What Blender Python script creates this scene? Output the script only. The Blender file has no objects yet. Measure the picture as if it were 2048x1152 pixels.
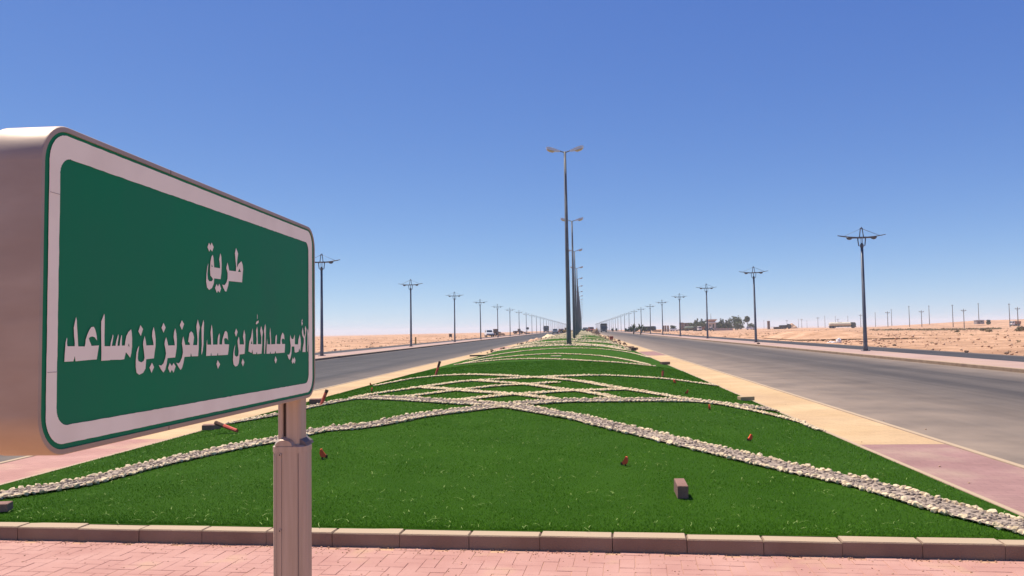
import bpy, bmesh, math, random
import numpy as np
from mathutils import Vector, Matrix, Euler, noise
from mathutils.geometry import tessellate_polygon

random.seed(7)
rng = np.random.default_rng(7)
scene = bpy.context.scene
COL = scene.collection
PI = math.pi

# ------------------------------------------------------------------ camera
EYE = Vector((0.0, 0.0, 1.55))
FPX, VPX, VPY, ROLL = 1658.0, 1165.0, 657.0, 0.018      # focal length in px of a 2048 px wide frame
_d = Vector(((VPX - 1024) / FPX, -(VPY - 576) / FPX, -1.0))
_u = Vector((-ROLL, 1.0, 0.0)); _u.z = _u.x * _d.x + _u.y * _d.y
_d.normalize(); _u.normalize(); _r = _d.cross(_u)
CAMROT = Matrix((_r, _d, _u))                             # camera axes to world axes
cam_data = bpy.data.cameras.new('camera')
cam_data.sensor_width = 36.0
cam_data.lens = 36.0 * FPX / 2048
cam_data.clip_start = 0.05
cam_data.clip_end = 20000
cam = bpy.data.objects.new('camera', cam_data)
COL.objects.link(cam)
cam.matrix_world = Matrix.Translation(EYE) @ CAMROT.to_4x4()
scene.camera = cam

# ------------------------------------------------------------------ sky, sun, exposure
SUN = Vector((-0.36, 0.22, 1.0)).normalized()             # towards the sun
SUN_EL = math.asin(SUN.z)
SUN_AZ = math.atan2(SUN.x, SUN.y)
world = bpy.data.worlds.new('World')
scene.world = world
world.use_nodes = True
wn = world.node_tree.nodes
wl = world.node_tree.links
wn.clear()
sky = wn.new('ShaderNodeTexSky')
sky.sky_type = 'NISHITA'
sky.sun_disc = False
sky.sun_elevation = SUN_EL
sky.sun_rotation = SUN_AZ
sky.altitude = 300
sky.air_density = 0.5
sky.dust_density = 0.2
sky.ozone_density = 5.0
# the phone's colour response to the sky: one curve per channel
sepc = wn.new('ShaderNodeSeparateColor')
comb = wn.new('ShaderNodeCombineColor')
wl.new(sky.outputs[0], sepc.inputs[0])
for ch, (gain, power) in enumerate(((1.22, 1.0), (1.50, 0.85), (3.5, 0.43))):
    pw = wn.new('ShaderNodeMath'); pw.operation = 'POWER'; pw.inputs[1].default_value = power
    mg = wn.new('ShaderNodeMath'); mg.operation = 'MULTIPLY'; mg.inputs[1].default_value = gain
    wl.new(sepc.outputs[ch], pw.inputs[0]); wl.new(pw.outputs[0], mg.inputs[0]); wl.new(mg.outputs[0], comb.inputs[ch])
bg = wn.new('ShaderNodeBackground')
bg.inputs['Strength'].default_value = 0.08
wo = wn.new('ShaderNodeOutputWorld')
wl.new(comb.outputs[0], bg.inputs['Color'])
wl.new(bg.outputs[0], wo.inputs['Surface'])

sun_data = bpy.data.lights.new('sun', 'SUN')
sun_data.energy = 5.0
sun_data.angle = math.radians(0.53)
sun_data.color = (1.0, 0.92, 0.81)
sun = bpy.data.objects.new('sun', sun_data)
COL.objects.link(sun)
sun.rotation_euler = (-SUN).to_track_quat('-Z', 'Y').to_euler()
sun.location = (-20, 12, 60)

vs = scene.view_settings
vs.view_transform = 'Standard'
vs.look = 'None'
vs.exposure = 0.40
vs.gamma = 1.0
vs.use_curve_mapping = False

# ------------------------------------------------------------------ helpers
def mat(name, col, col2=None, scale=4.0, rough=0.8, metal=0.0, bump=0.0, bscale=60.0, coord='Object',
        stretch=(1, 1, 1), spec=0.3, detail=6.0, contrast=(0.35, 0.65), col3=None, scale3=0.6, c3=(0.5, 0.7), bdist=0.02, joints=None, dust_or_toplight=None):
    m = bpy.data.materials.new(name)
    m.use_nodes = True
    nt = m.node_tree
    n, l = nt.nodes, nt.links
    b = n['Principled BSDF']
    b.inputs['Roughness'].default_value = rough
    b.inputs['Metallic'].default_value = metal
    b.inputs['Specular IOR Level'].default_value = spec
    b.inputs['Base Color'].default_value = (*col, 1)
    if col2 is None and not bump:
        return m
    if coord == 'World':
        src = n.new('ShaderNodeNewGeometry').outputs['Position']
    else:
        src = n.new('ShaderNodeTexCoord').outputs['Object']
    mp = n.new('ShaderNodeMapping')
    mp.inputs['Scale'].default_value = stretch
    l.new(src, mp.inputs['Vector'])
    if col2 is not None:
        t = n.new('ShaderNodeTexNoise')
        t.inputs['Scale'].default_value = scale
        t.inputs['Detail'].default_value = detail
        l.new(mp.outputs[0], t.inputs['Vector'])
        r = n.new('ShaderNodeValToRGB')
        r.color_ramp.elements[0].position = contrast[0]
        r.color_ramp.elements[1].position = contrast[1]
        r.color_ramp.elements[0].color = (*col, 1)
        r.color_ramp.elements[1].color = (*col2, 1)
        l.new(t.outputs['Fac'], r.inputs['Fac'])
        out = r.outputs['Color']
        if col3 is not None:
            t3 = n.new('ShaderNodeTexNoise')
            t3.inputs['Scale'].default_value = scale3
            t3.inputs['Detail'].default_value = 4.0
            l.new(mp.outputs[0], t3.inputs['Vector'])
            r3 = n.new('ShaderNodeMapRange')
            r3.inputs['From Min'].default_value = c3[0]
            r3.inputs['From Max'].default_value = c3[1]
            l.new(t3.outputs['Fac'], r3.inputs['Value'])
            mx = n.new('ShaderNodeMix')
            mx.data_type = 'RGBA'
            l.new(r3.outputs[0], mx.inputs['Factor'])
            l.new(out, mx.inputs['A'])
            mx.inputs['B'].default_value = (*col3, 1)
            out = mx.outputs['Result']
        if joints is not None:
            bt = n.new('ShaderNodeTexBrick')
            bt.inputs['Scale'].default_value = 1.0
            bt.inputs['Brick Width'].default_value = 0.2; bt.inputs['Row Height'].default_value = 0.1
            bt.inputs['Mortar Size'].default_value = 0.004; bt.inputs['Mortar Smooth'].default_value = 0.3
            bt.inputs['Color1'].default_value = (1, 1, 1, 1); bt.inputs['Color2'].default_value = (0.9, 0.9, 0.9, 1)
            bt.inputs['Mortar'].default_value = (joints, joints, joints, 1)
            l.new(src, bt.inputs['Vector'])
            mj = n.new('ShaderNodeMix'); mj.data_type = 'RGBA'; mj.blend_type = 'MULTIPLY'; mj.inputs['Factor'].default_value = 1.0
            l.new(out, mj.inputs['A']); l.new(bt.outputs['Color'], mj.inputs['B']); out = mj.outputs['Result']
        if dust_or_toplight is not None:  # paler tint on upward faces, painting sunlight on the tops into the colour
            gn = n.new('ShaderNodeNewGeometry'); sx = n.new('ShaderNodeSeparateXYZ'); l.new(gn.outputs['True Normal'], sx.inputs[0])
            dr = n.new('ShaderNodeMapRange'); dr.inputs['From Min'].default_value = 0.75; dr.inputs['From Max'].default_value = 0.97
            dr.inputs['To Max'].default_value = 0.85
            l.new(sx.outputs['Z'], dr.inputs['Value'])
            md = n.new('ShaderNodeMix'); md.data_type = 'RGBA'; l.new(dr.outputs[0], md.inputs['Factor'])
            l.new(out, md.inputs['A']); md.inputs['B'].default_value = (*dust_or_toplight, 1); out = md.outputs['Result']
        l.new(out, b.inputs['Base Color'])
    if bump:
        t2 = n.new('ShaderNodeTexNoise')
        t2.inputs['Scale'].default_value = bscale
        t2.inputs['Detail'].default_value = 4.0
        l.new(mp.outputs[0], t2.inputs['Vector'])
        bp = n.new('ShaderNodeBump')
        bp.inputs['Strength'].default_value = bump
        bp.inputs['Distance'].default_value = bdist
        l.new(t2.outputs['Fac'], bp.inputs['Height'])
        l.new(bp.outputs[0], b.inputs['Normal'])
    return m

class MB:
    """Collects vertices and faces; build() links them as one mesh object."""
    def __init__(s):
        s.v = []; s.f = []
    def add(s, vs_, fs_):
        o = len(s.v)
        s.v += [tuple(p) for p in vs_]
        s.f += [tuple(i + o for i in f) for f in fs_]
        return s
    def box(s, x0, x1, y0, y1, z0, z1, M=None, bev=0.0):
        if bev:
            b = bev
            vs_ = [(x0 + b, y0 + b, z1), (x1 - b, y0 + b, z1), (x1 - b, y1 - b, z1), (x0 + b, y1 - b, z1),
                   (x0, y0, z1 - b), (x1, y0, z1 - b), (x1, y1, z1 - b), (x0, y1, z1 - b),
                   (x0, y0, z0), (x1, y0, z0), (x1, y1, z0), (x0, y1, z0)]
            fs_ = [(0, 1, 2, 3)]
            for i in range(4):
                j = (i + 1) % 4
                fs_ += [(4 + i, 4 + j, j, i), (8 + i, 8 + j, 4 + j, 4 + i)]
            fs_.append((11, 10, 9, 8))
        else:
            vs_ = [(x, y, z) for z in (z0, z1) for y in (y0, y1) for x in (x0, x1)]
            fs_ = [(0, 2, 3, 1), (4, 5, 7, 6), (0, 1, 5, 4), (2, 6, 7, 3), (0, 4, 6, 2), (1, 3, 7, 5)]
        if M is not None:
            vs_ = [M @ Vector(p) for p in vs_]
        return s.add(vs_, fs_)
    def tube(s, pts, rad, n=8, cap=True):
        pts = [Vector(p) for p in pts]
        if not hasattr(rad, '__len__'):
            rad = [rad] * len(pts)
        vs_, fs_ = [], []
        for i, p in enumerate(pts):
            a = pts[max(i - 1, 0)]; b = pts[min(i + 1, len(pts) - 1)]
            t = (b - a).normalized()
            q = Vector((0, 1, 0)) if abs(t.y) < 0.9 else Vector((1, 0, 0))
            e = t.cross(q).normalized(); g = t.cross(e)
            for k in range(n):
                th = 2 * PI * k / n
                vs_.append(p + (e * math.cos(th) + g * math.sin(th)) * rad[i])
        for i in range(len(pts) - 1):
            for k in range(n):
                k2 = (k + 1) % n
                fs_.append((i * n + k, i * n + k2, (i + 1) * n + k2, (i + 1) * n + k))
        if cap:
            fs_.append(tuple(range(n))[::-1]); fs_.append(tuple((len(pts) - 1) * n + k for k in range(n)))
        return s.add(vs_, fs_)
    def prism(s, poly, axis, a, b):
        """extrude a 2-D outline along an axis: 'x' takes (y, z), 'y' takes (x, z), 'z' takes (x, y)"""
        def P(u, w, t):
            return {'x': (t, u, w), 'y': (u, t, w), 'z': (u, w, t)}[axis]
        n = len(poly)
        vs_ = [P(u, w, a) for u, w in poly] + [P(u, w, b) for u, w in poly]
        fs_ = [tuple(range(n))[::-1], tuple(range(n, 2 * n))]
        fs_ += [(i, (i + 1) % n, n + (i + 1) % n, n + i) for i in range(n)]
        return s.add(vs_, fs_)
    def quad(s, a, b, c, d):
        return s.add([a, b, c, d], [(0, 1, 2, 3)])
    def mesh(s, name, m=None, smooth=False, fix=True):
        me = bpy.data.meshes.new(name)
        me.from_pydata(s.v, [], s.f)
        if fix:
            bm = bmesh.new(); bm.from_mesh(me)
            bmesh.ops.recalc_face_normals(bm, faces=bm.faces)
            bm.to_mesh(me); bm.free()
        if smooth:
            me.polygons.foreach_set('use_smooth', [True] * len(me.polygons))
        if m is not None:
            me.materials.append(m)
        return me
    def build(s, name, m=None, parent=None, smooth=False, fix=True):
        return obj(name, s.mesh(name, m, smooth, fix), parent)

def obj(name, me, parent=None):
    o = bpy.data.objects.new(name, me)
    COL.objects.link(o)
    if parent is not None:
        o.parent = parent
    return o

def tag(o, label=None, cat=None, group=None, kind=None):
    if label: o['label'] = label
    if cat: o['category'] = cat
    if group: o['group'] = group
    if kind: o['kind'] = kind
    return o

def thing(name, label, cat, loc=(0, 0, 0), rz=0.0, group=None):
    o = bpy.data.objects.new(name, None)
    COL.objects.link(o)
    o.empty_display_size = 0.2
    o.location = loc
    o.rotation_euler = (0, 0, rz)
    return tag(o, label, cat, group)

def numpy_mesh(name, V, F, m, smooth=False):
    """V (n,3) and F (m,k) arrays to a mesh"""
    me = bpy.data.meshes.new(name)
    k = F.shape[1]
    me.vertices.add(len(V)); me.vertices.foreach_set('co', V.astype(np.float32).ravel())
    me.loops.add(F.size); me.loops.foreach_set('vertex_index', F.astype(np.int32).ravel())
    me.polygons.add(len(F))
    me.polygons.foreach_set('loop_start', np.arange(0, F.size, k, dtype=np.int32))
    me.polygons.foreach_set('loop_total', np.full(len(F), k, dtype=np.int32))
    if smooth:
        me.polygons.foreach_set('use_smooth', np.ones(len(F), dtype=bool))
    me.update(); me.validate()
    me.materials.append(m)
    return me

def px_dir(px, py):
    """direction in the world of a point of the photograph"""
    return (CAMROT @ Vector(((px - 1024) / FPX, -(py - 576) / FPX, -1.0)))

def px_x(px, dist):
    """sideways offset of something seen at column px near the horizon, dist metres down the road"""
    w = px_dir(px, 657 - ROLL * (px - VPX))
    return w.x / w.y * dist

def px_z(px, py, dist):
    w = px_dir(px, py)
    return EYE.z + w.z / w.y * dist

ORD = ['first', 'second', 'third', 'fourth', 'fifth', 'sixth', 'seventh', 'eighth', 'ninth', 'tenth', 'eleventh', 'twelfth',
       'thirteenth', 'fourteenth', 'fifteenth', 'sixteenth', 'seventeenth', 'eighteenth', 'nineteenth', 'twentieth']
ORD += ['twenty-' + o for o in ORD[:9]] + ['thirtieth'] + ['thirty-' + o for o in ORD[:9]]

# rocks shared by the stone bands and the desert
def rock_mesh(name, m, seed, flat=0.75):
    r = random.Random(seed)
    bm = bmesh.new()
    bmesh.ops.create_icosphere(bm, subdivisions=1, radius=0.5)
    for v in bm.verts:
        v.co *= r.uniform(0.78, 1.18)
        v.co.z *= flat
    me = bpy.data.meshes.new(name)
    bm.to_mesh(me); bm.free()
    me.materials.append(m)
    return me

def rock_arrays(seed, sub=1, flat=0.75):
    r = random.Random(seed)
    bm = bmesh.new()
    bmesh.ops.create_icosphere(bm, subdivisions=sub, radius=0.5)
    V = np.array([tuple(v.co * r.uniform(0.75, 1.2)) for v in bm.verts]); V[:, 2] *= flat
    bm.verts.index_update()
    F = np.array([[v.index for v in f.verts] for f in bm.faces])
    bm.free()
    return V, F

def scatter(protos, P, S, name, m, tilt=0.6):
    """many small rocks joined into one mesh: protos [(V,F)], P positions (n,3), S sizes (n)"""
    Vs, Fs, off = [], [], 0
    which = rng.integers(0, len(protos), len(P))
    for k, (V, F) in enumerate(protos):
        sel = np.nonzero(which == k)[0]
        if not len(sel):
            continue
        a = rng.uniform(0, 2 * PI, len(sel)); t = rng.uniform(-tilt, tilt, len(sel))
        ca, sa, ct, st = np.cos(a), np.sin(a), np.cos(t), np.sin(t)
        z0 = np.zeros_like(a); o1 = np.ones_like(a)
        Rz = np.stack([np.stack([ca, -sa, z0], -1), np.stack([sa, ca, z0], -1), np.stack([z0, z0, o1], -1)], -2)
        Rx = np.stack([np.stack([o1, z0, z0], -1), np.stack([z0, ct, -st], -1), np.stack([z0, st, ct], -1)], -2)
        M = Rz @ Rx
        sc = S[sel][:, None, None] * rng.uniform(0.75, 1.25, (len(sel), 1, 3))
        VV = np.einsum('nij,nvj->nvi', M, V[None] * sc) + P[sel][:, None, :]
        FF = F[None] + (np.arange(len(sel)) * len(V))[:, None, None] + off
        Vs.append(VV.reshape(-1, 3)); Fs.append(FF.reshape(-1, F.shape[1]))
        off += len(sel) * len(V)
    return numpy_mesh(name, np.concatenate(Vs), np.concatenate(Fs), m)

# ------------------------------------------------------------------ materials
M = {}
M['sand'] = mat('sand', (0.40, 0.222, 0.122), (0.63, 0.380, 0.228), scale=0.5, rough=0.95, bump=1.0, bscale=2.2, coord='World',
                detail=12, col3=(0.33, 0.180, 0.100), scale3=0.07, c3=(0.48, 0.68), bdist=0.3)
M['paver'] = mat('pink_paver', (0.43, 0.218, 0.172), (0.50, 0.275, 0.218), scale=2.6, rough=0.9, bump=0.35, bscale=160, coord='World',
                 col3=(0.50, 0.31, 0.19), scale3=2.3, c3=(0.60, 0.78))
M['paver_dull'] = mat('dull_pink_paver', (0.30, 0.165, 0.145), (0.36, 0.205, 0.178), scale=1.2, rough=0.9, bump=0.3, bscale=120, coord='World',
                 col3=(0.40, 0.27, 0.20), scale3=0.7, c3=(0.52, 0.72), joints=0.72)
M['paver_side'] = mat('side_pink_paver', (0.42, 0.215, 0.172), (0.49, 0.268, 0.215), scale=1.4, rough=0.9, bump=0.3, bscale=120, coord='World',
                 col3=(0.50, 0.32, 0.21), scale3=0.7, c3=(0.52, 0.72), joints=0.72)
M['paver_joint'] = mat('paver_joint_sand', (0.44, 0.225, 0.165), (0.54, 0.33, 0.19), scale=3, rough=0.95, coord='World')
M['yellow'] = mat('yellow_paver', (0.52, 0.345, 0.172), (0.60, 0.42, 0.225), scale=0.8, rough=0.9, bump=0.3, bscale=90, coord='World',
                  col3=(0.49, 0.325, 0.185), scale3=0.3, c3=(0.45, 0.72), joints=0.76)
M['walk'] = mat('sidewalk_paver', (0.37, 0.245, 0.200), (0.44, 0.30, 0.245), scale=0.5, rough=0.9, bump=0.3, bscale=60, coord='World',
                col3=(0.45, 0.29, 0.18), scale3=0.12, c3=(0.52, 0.7))
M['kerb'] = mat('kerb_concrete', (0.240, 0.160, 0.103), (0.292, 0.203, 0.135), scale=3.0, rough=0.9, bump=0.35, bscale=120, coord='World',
                col3=(0.21, 0.135, 0.095), scale3=1.3, c3=(0.55, 0.7), dust_or_toplight=(0.48, 0.355, 0.228))  # sunlit kerb tops against a shaded front, put into the colour
M['turf'] = mat('turf_backing', (0.034, 0.096, 0.005), (0.043, 0.114, 0.007), scale=2.2, rough=0.9, bump=0.7, bscale=260, coord='World',
                col3=(0.040, 0.104, 0.008), scale3=0.5, c3=(0.45, 0.75), spec=0.05, bdist=0.03)
M['blade'] = mat('turf_fibre', (0.070, 0.190, 0.004), (0.110, 0.272, 0.008), scale=75, rough=0.7, coord='World', spec=0.12,
                 detail=2, col3=(0.090, 0.215, 0.010), scale3=0.55, c3=(0.45, 0.75))
M['clip'] = mat('turf_clipping', (0.20, 0.34, 0.06), (0.42, 0.48, 0.15), scale=40, rough=0.7, coord='World')
M['stone'] = mat('cream_stone', (0.46, 0.340, 0.200), (0.75, 0.595, 0.37), scale=14, rough=0.9, bump=0.5, bscale=70, coord='World',
                 detail=3, contrast=(0.28, 0.55))
M['gravel'] = mat('grey_gravel', (0.15, 0.115, 0.092), (0.45, 0.35, 0.26), scale=26, rough=0.9, coord='World', detail=2)
M['alu'] = mat('weathered_aluminium', (0.44, 0.345, 0.265), (0.50, 0.40, 0.315), scale=9, rough=0.52, metal=0.35, coord='Object',
               stretch=(9, 9, 0.35), detail=5, spec=0.4, bump=0.04, bscale=14)
M['alu_box'] = mat('brushed_sign_casing', (0.400, 0.300, 0.225), (0.455, 0.350, 0.265), scale=5, rough=0.50, metal=0.35, coord='Object',
                   stretch=(0.6, 1.2, 3.5), detail=8, spec=0.4, bump=0.03, bscale=10, col3=(0.36, 0.265, 0.195), scale3=2.0, c3=(0.5, 0.75))
M['seam'] = mat('dark_slot', (0.05, 0.035, 0.03), rough=0.9)
M['green'] = mat('sign_green', (0.005, 0.215, 0.086), (0.011, 0.200, 0.088), scale=3, stretch=(2, 2, 1), rough=0.6, spec=0.15, detail=9, bump=0.03, bscale=500)
M['white'] = mat('sign_white', (0.94, 0.90, 0.73), (0.85, 0.80, 0.64), scale=7, rough=0.55, spec=0.2, detail=8, contrast=(0.45, 0.75))
M['pole'] = mat('galvanised_pole', (0.13, 0.132, 0.13), (0.19, 0.19, 0.185), scale=2, rough=0.65, metal=0.15, stretch=(6, 6, 1))
M['pole_side'] = mat('painted_lamp_steel', (0.115, 0.12, 0.135), (0.17, 0.175, 0.185), scale=2, rough=0.5, metal=0.3, stretch=(6, 6, 1))
M['head'] = mat('lamp_head_grey', (0.68, 0.68, 0.67), (0.75, 0.75, 0.73), scale=5, rough=0.5)
M['lens'] = mat('lamp_lens_amber', (0.58, 0.46, 0.28), (0.66, 0.54, 0.34), scale=8, rough=0.25, spec=0.5)
M['collar_grey'] = mat('grey_collar_plastic', (0.15, 0.125, 0.12), (0.19, 0.16, 0.15), scale=8, rough=0.75)
M['red'] = mat('red_plastic', (0.85, 0.080, 0.025), (0.90, 0.14, 0.05), scale=12, rough=0.6)
M['redwood'] = mat('red_painted_timber', (0.52, 0.065, 0.040), (0.62, 0.15, 0.10), scale=9, rough=0.8, stretch=(4, 4, 1))
M['darkend'] = mat('dark_stick_end', (0.06, 0.035, 0.025), (0.12, 0.06, 0.04), scale=10, rough=0.9)
M['block'] = mat('paving_block', (0.23, 0.125, 0.095), (0.29, 0.165, 0.125), scale=9, rough=0.92, bump=0.4, bscale=90)
M['tan'] = mat('tan_timber', (0.40, 0.28, 0.15), (0.50, 0.37, 0.21), scale=6, rough=0.9, stretch=(1, 6, 6))
M['rock'] = mat('desert_rock', (0.40, 0.235, 0.14), (0.62, 0.40, 0.255), scale=0.9, rough=0.95, coord='World', detail=2)
M['white_cloth'] = mat('white_sacking', (0.74, 0.72, 0.69), (0.82, 0.80, 0.77), scale=4, rough=0.9, bump=0.4, bscale=9)
M['tyre'] = mat('tyre_rubber', (0.02, 0.02, 0.02), rough=0.9)
M['glass'] = mat('dark_window_glass', (0.03, 0.035, 0.04), rough=0.12, spec=0.6)
M['carwhite'] = mat('white_car_paint', (0.74, 0.75, 0.75), rough=0.3, spec=0.5)
M['cargrey'] = mat('blue_grey_car_paint', (0.12, 0.135, 0.17), rough=0.3, spec=0.5)
M['carred'] = mat('red_brown_paint', (0.24, 0.055, 0.035), (0.30, 0.09, 0.06), scale=3, rough=0.5)
M['truckdark'] = mat('dark_truck_paint', (0.045, 0.043, 0.042), (0.07, 0.066, 0.062), scale=2, rough=0.6)
M['truckbrown'] = mat('brown_machine_paint', (0.22, 0.11, 0.06), (0.30, 0.17, 0.10), scale=2, rough=0.7)
M['yellowmach'] = mat('yellow_machine_paint', (0.60, 0.36, 0.07), (0.5, 0.3, 0.08), scale=2, rough=0.5)
M['tank'] = mat('cream_tank', (0.62, 0.54, 0.36), (0.70, 0.63, 0.46), scale=1, rough=0.5)
M['olive'] = mat('olive_truck_paint', (0.16, 0.19, 0.13), (0.21, 0.24, 0.17), scale=1, rough=0.6)
M['orange'] = mat('orange_brown_paint', (0.36, 0.13, 0.05), (0.44, 0.19, 0.09), scale=1, rough=0.6)
M['plaster'] = mat('cream_plaster', (0.56, 0.455, 0.36), (0.64, 0.53, 0.43), scale=0.4, rough=0.9)
M['plasterpink'] = mat('pink_plaster', (0.42, 0.27, 0.22), (0.50, 0.33, 0.27), scale=0.4, rough=0.9)
M['plasterwhite'] = mat('white_plaster', (0.72, 0.68, 0.63), (0.78, 0.74, 0.69), scale=0.4, rough=0.9)
M['brownstone'] = mat('brown_block', (0.20, 0.135, 0.10), (0.27, 0.19, 0.145), scale=0.5, rough=0.9)
M['wallgrey'] = mat('grey_compound_wall', (0.30, 0.25, 0.235), (0.37, 0.315, 0.29), scale=0.4, rough=0.9)
M['wallyellow'] = mat('ochre_wall', (0.55, 0.36, 0.18), (0.6, 0.42, 0.22), scale=0.4, rough=0.9)
M['leaf'] = mat('dusty_leaf', (0.075, 0.095, 0.040), (0.120, 0.145, 0.065), scale=0.9, rough=0.8, coord='World', spec=0.1)
M['leafdark'] = mat('dark_leaf', (0.048, 0.062, 0.030), (0.085, 0.102, 0.048), scale=0.9, rough=0.8, coord='World', spec=0.1)
M['bark'] = mat('bark', (0.10, 0.07, 0.05), (0.16, 0.12, 0.09), scale=4, rough=0.95)
M['scrub'] = mat('dry_scrub', (0.20, 0.16, 0.085), (0.30, 0.24, 0.14), scale=2, rough=0.95, coord='World')
M['wood'] = mat('grey_power_pole_wood', (0.10, 0.085, 0.075), (0.15, 0.125, 0.11), scale=2, rough=0.9, stretch=(5, 5, 1))
M['dirt'] = mat('dark_rubble', (0.12, 0.075, 0.05), (0.26, 0.17, 0.115), scale=3, rough=0.95, coord='World')

def asphalt(name, dark, light, dust_or_toplight, edges, dustw, seed):
    """asphalt with wheel paths running along the road and wind-blown dusting along its edges"""
    m = bpy.data.materials.new(name); m.use_nodes = True
    n, l = m.node_tree.nodes, m.node_tree.links
    b = n['Principled BSDF']
    b.inputs['Roughness'].default_value = 0.82
    b.inputs['Specular IOR Level'].default_value = 0.35
    pos = n.new('ShaderNodeNewGeometry').outputs['Position']
    sep = n.new('ShaderNodeSeparateXYZ'); l.new(pos, sep.inputs[0])
    mp = n.new('ShaderNodeMapping'); mp.inputs['Scale'].default_value = (0.55, 0.006, 1); mp.inputs['Location'].default_value = (seed, 0, 0)
    l.new(pos, mp.inputs['Vector'])
    t = n.new('ShaderNodeTexNoise'); t.inputs['Scale'].default_value = 1.0; t.inputs['Detail'].default_value = 5
    l.new(mp.outputs[0], t.inputs['Vector'])
    r = n.new('ShaderNodeValToRGB')
    r.color_ramp.elements[0].position = 0.36; r.color_ramp.elements[1].position = 0.64
    r.color_ramp.elements[0].color = (*dark, 1); r.color_ramp.elements[1].color = (*light, 1)
    l.new(t.outputs['Fac'], r.inputs['Fac'])
    g = n.new('ShaderNodeTexNoise'); g.inputs['Scale'].default_value = 35; g.inputs['Detail'].default_value = 3
    l.new(pos, g.inputs['Vector'])
    gm = n.new('ShaderNodeMapRange'); gm.inputs['To Min'].default_value = 0.72; gm.inputs['To Max'].default_value = 1.28
    gm.inputs['From Min'].default_value = 0.3; gm.inputs['From Max'].default_value = 0.7
    l.new(g.outputs['Fac'], gm.inputs['Value'])
    mu = n.new('ShaderNodeMix'); mu.data_type = 'RGBA'; mu.blend_type = 'MULTIPLY'; mu.inputs['Factor'].default_value = 1.0
    l.new(r.outputs['Color'], mu.inputs['A']); l.new(gm.outputs[0], mu.inputs['B'])
    out = mu.outputs['Result']
    # thin tyre and drip streaks along the road
    m2 = n.new('ShaderNodeMapping'); m2.inputs['Scale'].default_value = (5.0, 0.05, 1); l.new(pos, m2.inputs['Vector'])
    t2 = n.new('ShaderNodeTexNoise'); t2.inputs['Scale'].default_value = 1.0; t2.inputs['Detail'].default_value = 6
    l.new(m2.outputs[0], t2.inputs['Vector'])
    s2 = n.new('ShaderNodeMapRange'); s2.inputs['From Min'].default_value = 0.35; s2.inputs['From Max'].default_value = 0.65
    s2.inputs['To Min'].default_value = 0.80; s2.inputs['To Max'].default_value = 1.16
    l.new(t2.outputs['Fac'], s2.inputs['Value'])
    t4 = n.new('ShaderNodeTexNoise'); t4.inputs['Scale'].default_value = 0.35; t4.inputs['Detail'].default_value = 8
    l.new(pos, t4.inputs['Vector'])
    s4 = n.new('ShaderNodeMapRange'); s4.inputs['From Min'].default_value = 0.3; s4.inputs['From Max'].default_value = 0.7
    s4.inputs['To Min'].default_value = 0.84; s4.inputs['To Max'].default_value = 1.16
    l.new(t4.outputs['Fac'], s4.inputs['Value'])
    pm_ = n.new('ShaderNodeMath'); pm_.operation = 'MULTIPLY'; l.new(s2.outputs[0], pm_.inputs[0]); l.new(s4.outputs[0], pm_.inputs[1])
    mu2 = n.new('ShaderNodeMix'); mu2.data_type = 'RGBA'; mu2.blend_type = 'MULTIPLY'; mu2.inputs['Factor'].default_value = 1.0
    l.new(out, mu2.inputs['A']); l.new(pm_.outputs[0], mu2.inputs['B']); out = mu2.outputs['Result']
    # dust, strongest at the edges
    dn = n.new('ShaderNodeTexNoise'); dn.inputs['Scale'].default_value = 0.8; dn.inputs['Detail'].default_value = 7
    l.new(pos, dn.inputs['Vector'])
    tot = None
    for (ex, w, amt) in edges:
        sb = n.new('ShaderNodeMath'); sb.operation = 'SUBTRACT'; l.new(sep.outputs['X'], sb.inputs[0]); sb.inputs[1].default_value = ex
        ab = n.new('ShaderNodeMath'); ab.operation = 'ABSOLUTE'; l.new(sb.outputs[0], ab.inputs[0])
        mr = n.new('ShaderNodeMapRange'); mr.inputs['From Min'].default_value = w; mr.inputs['From Max'].default_value = 0.0
        mr.inputs['To Max'].default_value = amt
        l.new(ab.outputs[0], mr.inputs['Value'])
        if tot is None:
            tot = mr.outputs[0]
        else:
            ad = n.new('ShaderNodeMath'); ad.operation = 'ADD'; l.new(tot, ad.inputs[0]); l.new(mr.outputs[0], ad.inputs[1]); tot = ad.outputs[0]
    dm = n.new('ShaderNodeMapRange'); dm.inputs['From Min'].default_value = 0.25; dm.inputs['From Max'].default_value = 0.7
    dm.inputs['To Min'].default_value = 0.55; dm.inputs['To Max'].default_value = 1.3
    l.new(dn.outputs['Fac'], dm.inputs['Value'])
    ml = n.new('ShaderNodeMath'); ml.operation = 'MULTIPLY'; ml.use_clamp = True
    l.new(tot, ml.inputs[0]); l.new(dm.outputs[0], ml.inputs[1])
    mx = n.new('ShaderNodeMix'); mx.data_type = 'RGBA'
    l.new(ml.outputs[0], mx.inputs['Factor']); l.new(out, mx.inputs['A']); mx.inputs['B'].default_value = (*dust_or_toplight, 1)
    l.new(mx.outputs['Result'], b.inputs['Base Color'])
    bp = n.new('ShaderNodeBump'); bp.inputs['Strength'].default_value = 0.5; bp.inputs['Distance'].default_value = 0.01
    l.new(g.outputs['Fac'], bp.inputs['Height']); l.new(bp.outputs[0], b.inputs['Normal'])
    return m

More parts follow.
